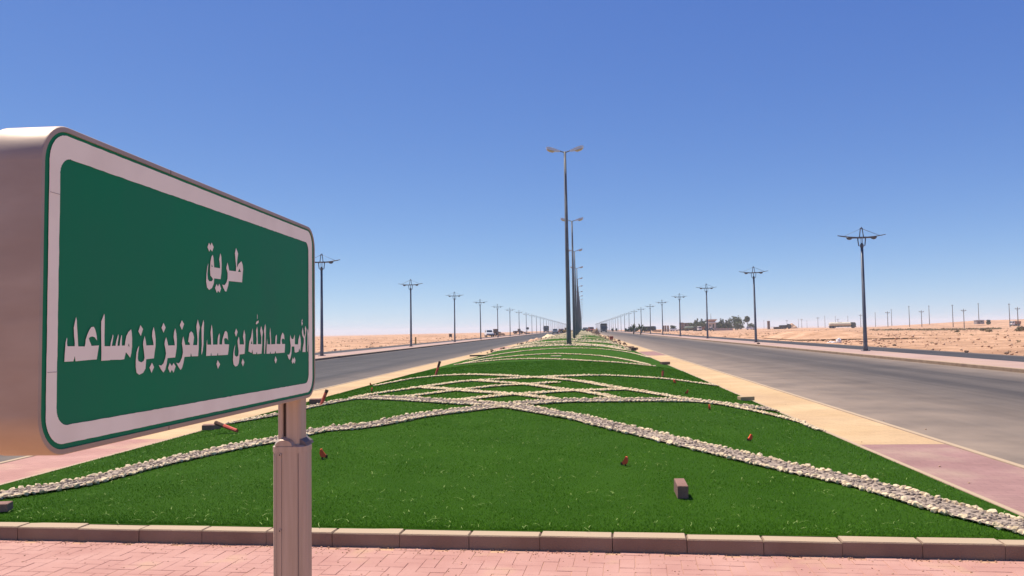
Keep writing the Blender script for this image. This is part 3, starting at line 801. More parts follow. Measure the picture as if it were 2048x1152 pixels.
# ------------------------------------------------------------------ street sign
WORDS = [[[[(.0043,.0004),(.0054,-.0022),(.005,-.0091),(.0061,-.0134),(.0082,-.014),(.0262,-.0142),(.0265,-.0093),(.0243,.0029),(.023,.0169),(.0257,.0256),(.0291,.0349),(.0313,.0292),(.0323,.017),(.0341,.0047),(.0356,-.0094),(.0364,-.0146),(.0551,-.0149),(.057,-.0096),(.0576,-.0033),(.0623,.0056),(.0683,.0137),(.0736,.0183),(.0807,.0191),(.0847,.0157),(.088,.0093),(.0905,.0029),(.0915,-.0048),(.0882,-.0025),(.0842,.0007),(.0771,.0022),(.0701,.0011),(.0668,-.0011),(.0687,-.0052),(.0727,-.0106),(.0751,-.0142),(.0976,-.0136),(.0951,-.0236),(.0914,-.0379),(.0633,-.0384),(.0292,-.0394),(.027,-.0306),(.0234,-.0392),(-.0013,-.0393),(-.0007,-.027),(.0008,-.0125),(.0013,-.0074)]],[[(.1132,.0428),(.1146,.0373),(.1149,.0215),(.1145,.0029),(.1152,-.0152),(.1336,-.0154),(.1351,-.0084),(.1392,.0001),(.1416,.0062),(.1434,.0029),(.141,-.0065),(.1386,-.015),(.1506,-.0149),(.153,-.0066),(.1572,.002),(.1603,.0063),(.1607,.001),(.1583,-.0085),(.1576,-.0152),(.1646,-.0148),(.1662,-.0067),(.1698,.0044),(.1721,.0039),(.1718,-.0067),(.172,-.0149),(.1823,-.0147),(.184,-.0068),(.1874,.0029),(.1946,.0107),(.2037,.0157),(.206,.0098),(.2077,-.002),(.2076,-.0168),(.2054,-.0295),(.2015,-.0378),(.1945,-.0327),(.1862,-.0272),(.1845,-.031),(.181,-.0401),(.1686,-.0408),(.1511,-.0403),(.1341,-.0401),(.1324,-.0407),(.1056,-.0408),(.1056,-.0247),(.1049,-.0063),(.1039,.0168),(.1041,.0287),(.1076,.0344)],[(.1962,-.0108),(.1982,-.0157),(.1973,-.0176),(.1941,-.0147)]]],[[[(.2376,.0239),(.2474,.0165),(.2393,.0028),(.2299,.0118)]],[[(.2536,.0028),(.257,-.0038),(.2608,-.0155),(.2885,-.0153),(.2873,-.0091),(.2824,.0023),(.2835,.0116),(.2885,.0212),(.2932,.0106),(.2965,-.0029),(.2963,-.0175),(.2928,-.0299),(.2905,-.0414),(.2607,-.0425),(.2589,-.0536),(.258,-.0606),(.2493,-.0683),(.2348,-.0715),(.2252,-.0673),(.2218,-.0562),(.2216,-.0443),(.224,-.0285),(.2282,-.0206),(.2335,-.0157),(.2326,-.0207),(.2297,-.0306),(.2291,-.0396),(.2315,-.0451),(.2421,-.048),(.2509,-.0452),(.2543,-.0392),(.2526,-.0311),(.248,-.0128),(.2492,-.0068)]],[[(.2829,-.0498),(.2912,-.0588),(.2816,-.07),(.2733,-.0592)]]],[[[(.3282,.0301),(.337,.0204),(.3285,.0097),(.32,.0197)]],[[(.3397,.0003),(.3435,-.0063),(.3485,-.0165),(.3767,-.0165),(.3753,-.0097),(.3713,.0012),(.3734,.011),(.3783,.0195),(.3832,.0088),(.3857,-.0043),(.3853,-.0208),(.3815,-.0338),(.3787,-.0419),(.3462,-.0425),(.3421,-.0554),(.3368,-.0658),(.3293,-.0713),(.3196,-.0651),(.3099,-.0555),(.3205,-.0568),(.329,-.0528),(.3364,-.0424),(.3395,-.0329),(.3368,-.0233),(.3327,-.0137),(.3348,-.0062)]],[[(.3557,-.0526),(.3647,-.0594),(.372,-.0532),(.3812,-.0605),(.3723,-.0738),(.3648,-.067),(.3573,-.0731),(.3483,-.0631)]],[[(.4078,.0369),(.4179,.0285),(.4086,.0161),(.3985,.026)]],[[(.4147,.0022),(.4186,-.0056),(.424,-.0163),(.4459,-.0165),(.4434,-.0114),(.4372,-.0096),(.4403,-.0),(.4431,.009),(.4517,.0134),(.4605,.0091),(.4651,-.0001),(.4632,-.0081),(.4608,-.0172),(.4805,-.0169),(.4822,-.0059),(.4808,.0034),(.476,.0241),(.483,.0399),(.4935,.0226),(.489,.0092),(.4881,-.0082),(.4883,-.0256),(.4852,-.0418),(.4549,-.0416),(.451,-.0341),(.4482,-.0417),(.4207,-.0419),(.4161,-.0546),(.4103,-.0644),(.4033,-.0691),(.3939,-.0626),(.3834,-.053),(.3938,-.055),(.4008,-.0519),(.4089,-.0433),(.4135,-.0323),(.4122,-.0234),(.4085,-.0128),(.4107,-.0055)]],[[(.5117,.0393),(.5144,.0328),(.5128,.0034),(.5122,-.0154),(.5084,-.0306),(.5033,-.0399),(.5019,-.034),(.5038,-.0154),(.5018,.0209),(.5065,.0304)]]],[[[(.5306,-.0037),(.532,-.0168),(.5525,-.017),(.551,-.0026),(.5487,.0118),(.5543,.0299),(.5586,.0179),(.5607,-.0026),(.5622,-.0171),(.5862,-.0171),(.5875,-.0027),(.5918,.0046),(.5966,.0095),(.599,.0034),(.5967,-.0064),(.5968,-.0169),(.6114,-.017),(.6131,-.0065),(.6195,.0034),(.6268,.0134),(.6343,.0153),(.6418,.0109),(.6449,.0009),(.6465,-.0079),(.642,-.0041),(.6344,-.0019),(.6254,-.0028),(.6231,-.0053),(.6261,-.0165),(.6521,-.0174),(.6497,-.0294),(.6453,-.0425),(.5907,-.0425),(.5878,-.0357),(.5844,-.0427),(.5547,-.0423),(.5527,-.035),(.5492,-.0424),(.5261,-.0424),(.5273,-.0298),(.528,-.0156)]],[[(.5879,-.0534),(.601,-.0636),(.5896,-.0742),(.5809,-.0623)]]],[[[(.6945,.0217),(.7036,.0125),(.6937,.0008),(.6851,.0105)]],[[(.7107,.0015),(.715,-.007),(.7163,-.0181),(.7437,-.0184),(.742,-.0098),(.7369,.0021),(.7445,.0186),(.7519,.0061),(.752,-.0178),(.7504,-.0283),(.7471,-.0422),(.7158,-.0432),(.7142,-.0538),(.7111,-.0641),(.7031,-.0709),(.6903,-.0724),(.6793,-.0669),(.6755,-.0553),(.6776,-.04),(.6822,-.0273),(.6894,-.0178),(.6869,-.0274),(.6845,-.0376),(.687,-.0454),(.6981,-.0485),(.7077,-.0459),(.7103,-.0355),(.706,-.0225),(.7027,-.0095),(.7065,-.0031)]],[[(.7355,-.0537),(.7462,-.0632),(.7373,-.0741),(.7277,-.064)]]],[[[(.7997,.0232),(.8022,.0097),(.804,-.0188),(.8265,-.0191),(.8279,-.0053),(.8243,.0166),(.8315,.0284),(.8351,.0167),(.8352,-.004),(.8363,-.0185),(.8602,-.0187),(.8609,.0001),(.8527,.0168),(.8601,.0301),(.8724,.0134),(.8668,.0001),(.8669,-.0223),(.8621,-.0442),(.8327,-.0445),(.8291,-.0383),(.8244,-.0444),(.8024,-.0439),(.7988,-.0323),(.7936,-.041),(.7728,-.0366),(.7752,-.0226),(.7796,-.0105),(.79,.0002),(.7945,.011)],[(.7952,-.0093),(.7988,-.0181),(.7876,-.0166)]],[[(.8409,.0444),(.8416,.0389),(.8278,.0334),(.8217,.0351),(.8264,.0407)]],[[(.8314,.0621),(.8343,.0567),(.8343,.0484),(.8314,.0483)]],[[(.8895,.0361),(.8941,.0241),(.8933,.0029),(.8903,-.0225),(.8865,-.045),(.8808,-.0442),(.8819,-.0182),(.8834,.0029),(.8796,.0169),(.8845,.0283)]]],[[[(.9029,-.0035),(.9056,-.0191),(.9271,-.0201),(.9251,-.0057),(.922,.01),(.9263,.0266),(.9303,.0101),(.9322,-.0057),(.9338,-.0201),(.9651,-.0197),(.966,-.0059),(.9684,.0029),(.9775,.0073),(.9783,-.003),(.9754,-.0191),(1.0057,-.0201),(1.0074,-.009),(1.0117,.0029),(1.0245,.0134),(1.0365,.0059),(1.04,-.0077),(1.0343,-.0054),(1.0236,-.0043),(1.0159,-.0083),(1.0201,-.0198),(1.0443,-.02),(1.0429,-.0333),(1.0407,-.045),(.9712,-.0453),(.9671,-.038),(.961,-.0454),(.931,-.0457),(.9279,-.0394),(.9232,-.0455),(.8987,-.0453),(.8998,-.0311),(.9006,-.0141)]],[[(.9671,-.0533),(.9782,-.0638),(.9691,-.0744),(.959,-.0647)]]],[[[(1.0899,.0065),(1.0957,-.0013),(1.1032,-.0063),(1.1159,-.0056),(1.1287,.0072),(1.1295,-.0056),(1.1294,-.0221),(1.1588,-.0224),(1.1611,-.0087),(1.1744,.0073),(1.181,-.0029),(1.1845,-.0205),(1.1785,-.0437),(1.1697,-.0349),(1.1622,-.0449),(1.137,-.047),(1.1276,-.0457),(1.1242,-.0285),(1.101,-.0282),(1.0997,-.0479),(1.0905,-.0618),(1.083,-.0675),(1.072,-.0613),(1.0639,-.0514),(1.0802,-.0517),(1.0906,-.0421),(1.0927,-.0253),(1.0866,-.0083)]],[[(1.1114,-.0609),(1.1177,-.0668),(1.1262,-.0599),(1.1347,-.0701),(1.1274,-.0799),(1.1176,-.0746),(1.1092,-.08),(1.1008,-.072)]],[[(1.2015,.0295),(1.2082,.0192),(1.2104,.0089),(1.2172,-.0),(1.2265,.0119),(1.223,.0267),(1.2281,.035),(1.2382,.0239),(1.2335,.0119),(1.2264,-.003),(1.2286,-.0238),(1.2293,-.0469),(1.1996,-.0463),(1.2033,-.0324),(1.2125,-.0178),(1.2126,-.0045),(1.1991,.0044),(1.1946,.0147)]],[[(1.1972,.056),(1.2016,.0502),(1.1957,.0471),(1.2039,.0428),(1.1947,.0338),(1.1903,.0426),(1.1926,.05)]],[[(1.2547,.027),(1.2592,.009),(1.2566,-.0211),(1.2503,-.0458),(1.2461,-.0457),(1.2487,-.0061),(1.2476,.0209)]]],[[[(.5387,.2181),(.5462,.2122),(.5525,.2202),(.5635,.2105),(.556,.1993),(.5468,.2038),(.5403,.1975),(.5303,.2069)]],[[(.5589,.1923),(.5632,.1841),(.5667,.1631),(.5991,.1639),(.5976,.1749),(.594,.1845),(.6003,.2001),(.6056,.1919),(.6078,.1733),(.6065,.1533),(.6022,.138),(.567,.1374),(.5651,.1257),(.5554,.1142),(.5403,.1091),(.5294,.1139),(.5246,.1268),(.5263,.1448),(.5302,.1619),(.5356,.1701),(.5343,.1622),(.5309,.1451),(.5332,.1333),(.5401,.129),(.5539,.1299),(.5608,.1352),(.5566,.1379),(.5468,.1427),(.5445,.1558),(.5465,.1741),(.552,.1867)],[(.553,.1698),(.5591,.1637),(.5527,.1637)]],[[(.5807,.1255),(.5879,.1192),(.5951,.127),(.6053,.1159),(.5976,.1055),(.588,.1099),(.5823,.1041),(.5717,.1152)]],[[(.6412,.1813),(.6468,.1729),(.6521,.1625),(.6921,.1637),(.6937,.1755),(.6871,.2023),(.6855,.2086),(.6927,.2224),(.7054,.2093),(.7,.1943),(.6985,.1733),(.7081,.1833),(.7261,.1921),(.7337,.1842),(.7371,.1725),(.7329,.1523),(.7306,.1386),(.6501,.1368),(.6456,.1245),(.6351,.11),(.6276,.1108),(.6171,.119),(.612,.1256),(.6245,.1251),(.6364,.1328),(.6424,.1433),(.6423,.156),(.6347,.1668)],[(.714,.1726),(.7229,.1641),(.705,.1636)]]]]
SE1 = Vector((-0.010968, 0.999901, -0.0088)); SNN = Vector((0.99994, 0.010968, 0.0)); SVV = SNN.cross(SE1) * 1.0
if SVV.z < 0: SVV = -SVV
SP0 = Vector((-0.85, 1.3, 1.55))
S_POST, D_POST = 1.268, 0.054
R3 = Matrix((SE1, -SNN, SVV)).transposed()
base = SP0 + R3 @ Vector((S_POST, D_POST, 0)); base = base + SVV * (-(base.z - 0.0) / SVV.z)
sign = thing('street_sign', 'green street name sign with white Arabic lettering on a grey post', 'street sign')
sign.matrix_world = Matrix.Translation(base) @ R3.to_4x4()
off = R3.transposed() @ (SP0 - base)                       # sign-plane origin in the sign's own axes
def L(s, d, v): return (s + off.x, d + off.y, v + off.z)
def rrect(s0, s1, v0, v1, r, n=10, jit=0.0):
    out = []
    for cx, cz, a0 in ((s1 - r, v1 - r, 0), (s0 + r, v1 - r, 90), (s0 + r, v0 + r, 180), (s1 - r, v0 + r, 270)):
        for k in range(n + 1):
            a = math.radians(a0 + 90 * k / n)
            out.append((cx + r * math.cos(a) + random.uniform(-jit, jit), cz + r * math.sin(a) + random.uniform(-jit, jit)))
    return out
S0, S1, V0, V1 = -0.070, 1.325, -0.191, 0.351
def loft(rings, name, m, parent, smooth=False, close0=False, close1=False):
    b = MB(); n = len(rings[0]); vs_ = []; fs_ = []
    for r in rings: vs_ += r
    for j in range(len(rings) - 1):
        for i in range(n):
            i2 = (i + 1) % n
            fs_.append((j * n + i, j * n + i2, (j + 1) * n + i2, (j + 1) * n + i))
    if close0: fs_.append(tuple(range(n))[::-1])
    if close1: fs_.append(tuple((len(rings) - 1) * n + i for i in range(n)))
    b.add(vs_, fs_)
    return b.build(name, m, parent, smooth=smooth)
def ring_at(inset, r, d, n=10): return [L(a, d, c) for a, c in rrect(S0 + inset, S1 - inset, V0 + inset, V1 - inset, r, n)]
cas = loft([ring_at(0.0095, 0.0605, 0.004), ring_at(0.0095, 0.0605, -0.0020), ring_at(0.0015, 0.0685, -0.0020), ring_at(0.0, 0.07, 0.0005),
            ring_at(0.0, 0.07, 0.091), ring_at(0.004, 0.066, 0.095), ring_at(0.02, 0.05, 0.095)],
           'casing', M['alu_box'], sign, close1=True)
try:
    for p in cas.data.polygons: p.use_smooth = True
    with bpy.context.temp_override(object=cas, active_object=cas, selected_objects=[cas], selected_editable_objects=[cas]):
        bpy.ops.object.shade_smooth_by_angle(angle=math.radians(32))
except Exception as e:
    print('smooth', e)
MB().add([L(a, 0.0003, c) for a, c in rrect(S0 + 0.0097, S1 - 0.0097, V0 + 0.0097, V1 - 0.0097, 0.0603)], [tuple(range(44))]).build('green_panel', M['green'], sign)
wo_ = rrect(S0 + 0.0225, S1 - 0.0280, V0 + 0.0180, V1 - 0.0150, 0.048, 40, 0.0003)
wi_ = rrect(S0 + 0.0500, S1 - 0.0650, V0 + 0.0475, V1 - 0.0525, 0.030, 40, 0.0005)
def ragged(ring, jit, step=0.006):
    out = []
    for (a, c), (a2, c2) in zip(ring, ring[1:] + ring[:1]):
        k = 90 if abs(a2 - a) > 0.5 else (36 if abs(c2 - c) > 0.2 else 1)
        for q in range(k):
            f = q / k; j = random.uniform(-jit, jit) if k > 1 else 0
            out.append((a + (a2 - a) * f + (j if k == 36 else 0), c + (c2 - c) * f + (j if k == 90 else 0)))
    return out
wo_, wi_ = ragged(wo_, 0.0003), ragged(wi_, 0.00045)
wb = MB(); n = len(wo_)
wb.add([L(a, -0.0012, c) for a, c in wo_] + [L(a, -0.0012, c) for a, c in wi_], [(i, (i + 1) % n, n + (i + 1) % n, n + i) for i in range(n)])
wb.build('white_border', M['white'], sign)
for (s, v, ls, lv) in ((-0.0335, 0.2345, 0.026, 0.0008), (-0.0335, -0.055, 0.026, 0.0008)):
    MB().add([L(s - ls / 2, -0.0022, v - lv / 2), L(s + ls / 2, -0.0022, v - lv / 2), L(s + ls / 2, -0.0022, v + lv / 2), L(s - ls / 2, -0.0022, v + lv / 2)], [(0, 1, 2, 3)]).build('tape_joint', M['wallgrey'], sign)
for v0_, v1_ in ((V1 - 0.0095, V1 - 0.0012), (V0 + 0.0012, V0 + 0.0095)):
    MB().box(*[q for pr in zip((0.352 + off.x, -0.0024 + off.y, v0_ + off.z), (0.3532 + off.x, 0.02 + off.y, v1_ + off.z)) for q in pr]).build('frame_joint', M['seam'], sign)
for wi, polys in enumerate(WORDS):
    b = MB()
    for loops in polys:
        pts3 = [[Vector((a, 0, c)) for a, c in lp] for lp in loops]
        tris = tessellate_polygon(pts3)
        flat = [p for lp in pts3 for p in lp]
        b.add([L(p.x, -0.0013, p.z) for p in flat], [tuple(t) for t in tris])
    w = b.mesh('lettering', M['white'], fix=True)
    obj('lettering', w, sign)
# post: upper profile with a slot, then a wider sleeve with a domed collar
HT = V0 + off.z + 0.01
def oval(cx, cy, hx, hy, r, z, n=6):
    out = []
    for sx, sy, a0 in ((1, 1, 0), (-1, 1, 90), (-1, -1, 180), (1, -1, 270)):
        for k in range(n + 1):
            a = math.radians(a0 + 90 * k / n)
            out.append((cx + sx * (hx - r) + r * math.cos(a), cy + sy * (hy - r) + r * math.sin(a), z))
    return out
# local x runs away from the viewer, local y to the viewer's left
loft([oval(0, -0.0115, 0.034, 0.0245, 0.012, 1.10), oval(0, -0.0115, 0.034, 0.0245, 0.012, HT)], 'post', M['alu'], sign, smooth=False, close1=True)
loft([oval(0, 0.0275, 0.034, 0.0085, 0.006, 1.10), oval(0, 0.0275, 0.034, 0.0085, 0.006, HT)], 'post', M['alu'], sign, close1=True)
MB().box(-0.026, 0.026, 0.012, 0.020, 1.1, HT).build('post_slot', M['seam'], sign)
SL_T = 1.200
def fluted(z, g=0.0):
    o_ = oval(0, 0, 0.048 + g, 0.0535 + g, 0.030, z, 7)
    return o_
sl = loft([fluted(-0.02), fluted(SL_T - 0.016)], 'post_sleeve', M['alu'], sign, smooth=True)
for fy in (0.040, 0.0185, -0.034):
    MB().box(-0.0490, -0.0462, fy - 0.0004, fy + 0.0004, 0.0, SL_T - 0.02).build('sleeve_groove', M['collar_grey'], sl)
loft([fluted(SL_T - 0.0165, 0.0012), fluted(SL_T, 0.0012), fluted(SL_T + 0.004, -0.004)], 'collar', M['alu'], sign, smooth=False, close1=True)
# sloping cover on the right of the collar, and the half-round hood on the left
cv = MB()
cv.prism([(-0.054, SL_T + 0.003), (-0.050, SL_T + 0.012), (-0.030, SL_T + 0.026), (0.010, SL_T + 0.026), (0.010, SL_T + 0.003)], 'x', -0.030, 0.044)
cv.build('collar_cover', M['collar_grey'], sign)
hd_r = []
for (xx, rr, hh) in ((0.030, 0.0375, 0.031), (-0.018, 0.0375, 0.031), (-0.030, 0.0345, 0.027), (-0.0475, 0.0265, 0.0185)):
    ring = []
    for k in range(15):
        a = PI * k / 14
        ring.append((xx, 0.0125 + rr * math.cos(a), SL_T + 0.002 + hh * math.sin(a)))
    hd_r.append(ring)
loft(hd_r, 'collar_hood', M['alu'], sign, close0=True, close1=True)
for zz in (1.176, 0.945):
    sc_ = MB(); sc_.tube([(-0.0485, 0.0235, zz), (-0.0515, 0.0235, zz)], 0.0055, 12)
    s_ = sc_.build('screw', M['alu'], sl)
    MB().tube([(-0.0512, 0.0235, zz), (-0.0520, 0.0235, zz)], 0.0022, 6).build('socket', M['seam'], s_)

# ------------------------------------------------------------------ lamp posts
def central_lamp_parts():
    P = []
    b = MB().tube([(0, 0, 0), (0, 0, 0.5), (0, 0, 5.5), (0, 0, 11.62)], [0.15, 0.145, 0.115, 0.072], 12)
    P.append(('pole', b, M['pole'], None))
    P.append(('base_plate', MB().box(-0.24, 0.24, -0.24, 0.24, 0.0, 0.035), M['pole'], None))
    P.append(('hatch', MB().box(-0.05, 0.05, -0.165, -0.13, 0.55, 0.95), M['pole_side'], None))
    for s in (-1, 1):
        P.append(('arm', MB().tube([(0, 0, 11.55), (s * 0.18, 0, 11.62), (s * 0.40, 0, 11.69)], 0.034, 8), M['pole'], None))
        # cobra head: flat pale top, tapering neck, shallow bowl under the outer half
        prof = [(0.30, 11.62), (0.46, 11.62), (0.64, 11.66), (1.12, 11.80), (1.17, 11.86), (1.14, 11.93), (1.04, 11.945), (0.80, 11.88), (0.46, 11.755), (0.30, 11.70)]
        h = MB(); n = len(prof)
        for wy, sc in ((0, 1),):
            vs_, fs_ = [], []
            wid = [0.05, 0.07, 0.12, 0.13, 0.10, 0.09, 0.09, 0.10, 0.06, 0.045]
            for k, (u_, z_) in enumerate(prof):
                vs_ += [(s * u_, -wid[k], z_), (s * u_, wid[k], z_)]
            fs_ = [(2 * k, 2 * k + 1, 2 * ((k + 1) % n) + 1, 2 * ((k + 1) % n)) for k in range(n)]
            fs_ += [tuple(2 * k for k in range(n)), tuple(2 * k + 1 for k in range(n))[::-1]]
            h.add(vs_, fs_)
        P.append(('lamp_head', h, M['head'], None))
        lp = MB(); vs_ = []; fs_ = []
        for j, (sc, dz) in enumerate(((1.0, 0.0), (0.92, -0.055), (0.6, -0.10), (0.2, -0.115))):
            for k in range(12):
                a = 2 * PI * k / 12
                du = 0.25 * sc * math.cos(a)
                vs_.append((s * (0.89 + du), 0.12 * sc * math.sin(a), 11.725 + 0.29 * du + dz))
        for j in range(3):
            for k in range(12):
                fs_.append((j * 12 + k, j * 12 + (k + 1) % 12, (j + 1) * 12 + (k + 1) % 12, (j + 1) * 12 + k))
        fs_.append(tuple(36 + k for k in range(12)))
        lp.add(vs_, fs_)
        P.append(('lens', lp, M['lens'], len(P) - 1))
    return P
def side_lamp_parts():
    P = []
    P.append(('pole', MB().tube([(0, 0, 0), (0, 0, 0.25), (0, 0, 1.2), (0, 0, 5.9)], [0.125, 0.12, 0.105, 0.075], 12), M['pole_side'], None))
    P.append(('base_plate', MB().box(-0.2, 0.2, -0.2, 0.2, 0.0, 0.04), M['pole_side'], None))
    zA = 6.42
    for s in (-1, 1):
        P.append(('mast', MB().tube([(s * 0.115, 0, zA - 0.02), (s * 0.05, 0, zA + 0.50), (s * 0.035, 0, zA + 0.56)], 0.026, 8), M['pole_side'], None))
    P.append(('mast_cap', MB().box(-0.085, 0.085, -0.05, 0.05, zA + 0.47, zA + 0.505).tube([(0.02, 0, zA + 0.50), (0.02, 0, zA + 0.60)], 0.02, 6), M['pole_side'], None))
    for (cx, cy) in ((-1, -0.4), (1, -0.4), (-1, 0.4), (1, 0.4), (0, -1), (0, 1)):
        P.append(('cage_bar', MB().tube([(cx * 0.21, cy * 0.12, zA), (cx * 0.20, cy * 0.12, zA - 0.20), (cx * 0.165, cy * 0.11, zA - 0.47), (cx * 0.03, cy * 0.03, zA - 0.50)], 0.016, 6), M['pole_side'], None))
    P.append(('collar', MB().tube([(0, 0, 5.86), (0, 0, 6.0), (0, 0, 6.1)], [0.10, 0.10, 0.05], 10), M['pole_side'], None))
    P.append(('hub', MB().box(-0.24, 0.24, -0.13, 0.13, zA - 0.05, zA + 0.035, bev=0.02), M['pole_side'], None))
    for s in (-1, 1):
        a = MB()
        for e in (-1, 1):
            a.tube([(s * 0.2, e * 0.11, zA), (s * 0.75, e * 0.13, zA + 0.045), (s * 1.10, e * 0.10, zA + 0.10), (s * 1.30, e * 0.02, zA + 0.14)], 0.020, 6)
        a.tube([(s * 1.08, -0.11, zA + 0.10), (s * 1.08, 0.11, zA + 0.10)], 0.014, 6)
        # blade between the rods near the hub
        a.box(min(s * 0.22, s * 0.80), max(s * 0.22, s * 0.80), -0.10, 0.10, zA - 0.045, zA + 0.012)
        P.append(('arm', a, M['pole_side'], None))
        pod = MB(); vs_ = []; fs_ = []
        for j, (sc, dz) in enumerate(((1.0, 0.03), (0.98, -0.02), (0.75, -0.085), (0.3, -0.12))):
            for k in range(12):
                q = 2 * PI * k / 12
                vs_.append((s * (0.66 + 0.17 * sc * math.cos(q)), 0.14 * sc * math.sin(q), zA + dz))
        for j in range(3):
            for k in range(12):
                fs_.append((j * 12 + k, j * 12 + (k + 1) % 12, (j + 1) * 12 + (k + 1) % 12, (j + 1) * 12 + k))
        fs_.append(tuple(range(12))[::-1]); fs_.append(tuple(36 + k for k in range(12)))
        pod.add(vs_, fs_)
        P.append(('lamp_pod', pod, M['pole_side'], None))
        for e in (-1, 1):
            P.append(('stay', MB().tube([(s * 0.05, e * 0.02, zA + 0.49), (s * 0.98, e * 0.11, zA + 0.085)], 0.0065, 4), M['pole_side'], None))
    return P
def joined(parts, name):
    V_, F_, MI, mats = [], [], [], []
    for (nm, b, m, par) in parts:
        if m not in mats: mats.append(m)
        o_ = len(V_); V_ += b.v; F_ += [tuple(i + o_ for i in f) for f in b.f]; MI += [mats.index(m)] * len(b.f)
    me = bpy.data.meshes.new(name); me.from_pydata(V_, [], F_)
    bm = bmesh.new(); bm.from_mesh(me); bmesh.ops.recalc_face_normals(bm, faces=bm.faces); bm.to_mesh(me); bm.free()
    for m in mats: me.materials.append(m)
    me.polygons.foreach_set('material_index', MI)
    return me
ROUND = {'pole', 'mast', 'cage_bar', 'stay', 'lens', 'lamp_pod'}
def lamp_row(name, parts, xf, y0, dy, n, label, cat, group, detail=9):
    meshes = [(nm, b.mesh(nm, m, smooth=nm in ROUND), par) for nm, b, m, par in parts]
    far = joined(parts, name)
    for k in range(n):
        y = y0 + dy * k
        lab = label % ORD[k]
        lean = (random.gauss(0, 0.0042), random.gauss(0, 0.0042), random.gauss(0, 0.03))
        x = xf(y)
        z = ground_z(x, y) - 0.005
        if k < detail:
            t = thing(name, lab, cat, (x, y, z), 0, group)
            made = []
            for (nm, me, par) in meshes:
                o = obj(nm, me, made[par] if par is not None else t); made.append(o)
        else:
            t = tag(obj(name, far), lab, cat, group); t.location = (x, y, z)
        t.rotation_euler = lean
cl = central_lamp_parts()
for _p in cl: _p[1].v = [(a * 1.05, b * 1.05, c * 1.085) for a, b, c in _p[1].v]
lamp_row('median_lamp_post', cl, lambda y: -0.89 - 0.0 * y, 53.85, 35.0, 28, 'tall twin-headed lamp post, %s from the camera in the median row', 'lamp post', 'lamp posts along the median')
sp = side_lamp_parts()
lamp_row('sidewalk_lamp_post', sp, lambda y: 15.85, 48.3, 29.6, 33, 'winged lamp post on the right sidewalk, %s from the camera', 'lamp post', 'lamp posts along the right sidewalk')
lamp_row('sidewalk_lamp_post', sp, lambda y: -17.75, 55.4, 29.6, 33, 'winged lamp post on the left sidewalk, %s from the camera', 'lamp post', 'lamp posts along the left sidewalk')

# ------------------------------------------------------------------ small things left on the turf
def pop_up(x, y, s, label, ang):
    """red irrigation marker: a folded red tab on a short dark stem"""
    t = thing('irrigation_marker', label, 'marker', (x, y, turf_z(x, y)), ang, 'red markers in the turf')
    MB().tube([(0, 0, -0.02), (0, 0, 0.05 * s)], 0.012 * s, 8).build('stem', M['darkend'], t)
    b = MB()
    b.prism([(-0.020 * s, 0.03 * s), (0.030 * s, 0.018 * s), (0.046 * s, 0.045 * s), (0.018 * s, 0.085 * s), (-0.004 * s, 0.125 * s), (-0.026 * s, 0.118 * s), (-0.034 * s, 0.07 * s)], 'y', -0.022 * s, 0.018 * s)
    b.build('red_tab', M['red'], t)
    MB().box(0.028 * s, 0.065 * s, -0.012 * s, 0.014 * s, 0.012 * s, 0.05 * s).build('dark_clip', M['darkend'], t)
pop_up(-2.71, 8.45, 0.84, 'red marker in the turf just right of the sign post', 0.3)
pop_up(0.38, 8.03, 0.72, 'red marker between the sign post and the upright block, in the open turf', 2.8)
pop_up(1.86, 9.61, 0.63, 'red marker on the right side, beyond the long right-hand stone band', 3.3)
pop_up(1.83, 12.44, 0.63, 'red marker at the right end of the stone lattice', 1.2)
pop_up(1.83, 15.03, 0.62, 'dull red marker lying inside the right-hand loop of stones', 2.9)
pop_up(1.93, 18.0, 0.70, 'red marker just below the uppermost stone band on the right', 0.6)
pop_up(-5.3, 20.4, 0.62, 'small red marker on the far left slope near the yellow strip', 0.2)
pop_up(-4.15, 16.07, 0.66, 'dull red marker on the left slope above the stone lattice', 1.9)

def stick(p0, p1, r, label, dark_frac=0.25):
    a, b = Vector(p0), Vector(p1)
    t = thing('red_peg', label, 'peg', a)
    d = b - a
    MB().tube([(0, 0, 0), d * 0.5, d * (1 - dark_frac)], [r * 0.9, r, r], 8).build('shaft', M['redwood'], t)
    MB().tube([d * (1 - dark_frac), d * 0.97, d], [r * 1.02, r * 1.15, r * 0.8], 8).build('blackened_end', M['darkend'], t)
stick((-4.55, 10.62, turf_z(-4.55, 10.62) + 0.035), (-4.95, 10.85, turf_z(-4.95, 10.85) + 0.15), 0.026, 'red peg with a black end tipped over on the left edge of the turf', 0.42)
stick((-4.40, 13.62, turf_z(-4.4, 13.62) - 0.02), (-4.29, 13.66, turf_z(-4.4, 13.62) + 0.27), 0.028, 'leaning red peg standing by the dark block right of the sign', 0.18)
stick((-3.74, 20.82, turf_z(-3.74, 20.82) - 0.02), (-3.62, 20.86, turf_z(-3.74, 20.82) + 0.37), 0.03, 'leaning red-brown peg with a dark top high on the left slope', 0.4)
stick((1.92, 20.58, turf_z(1.92, 20.58) - 0.02), (1.94, 20.6, turf_z(1.92, 20.58) + 0.15), 0.025, 'short red-brown peg standing above the uppermost band on the right', 0.1)

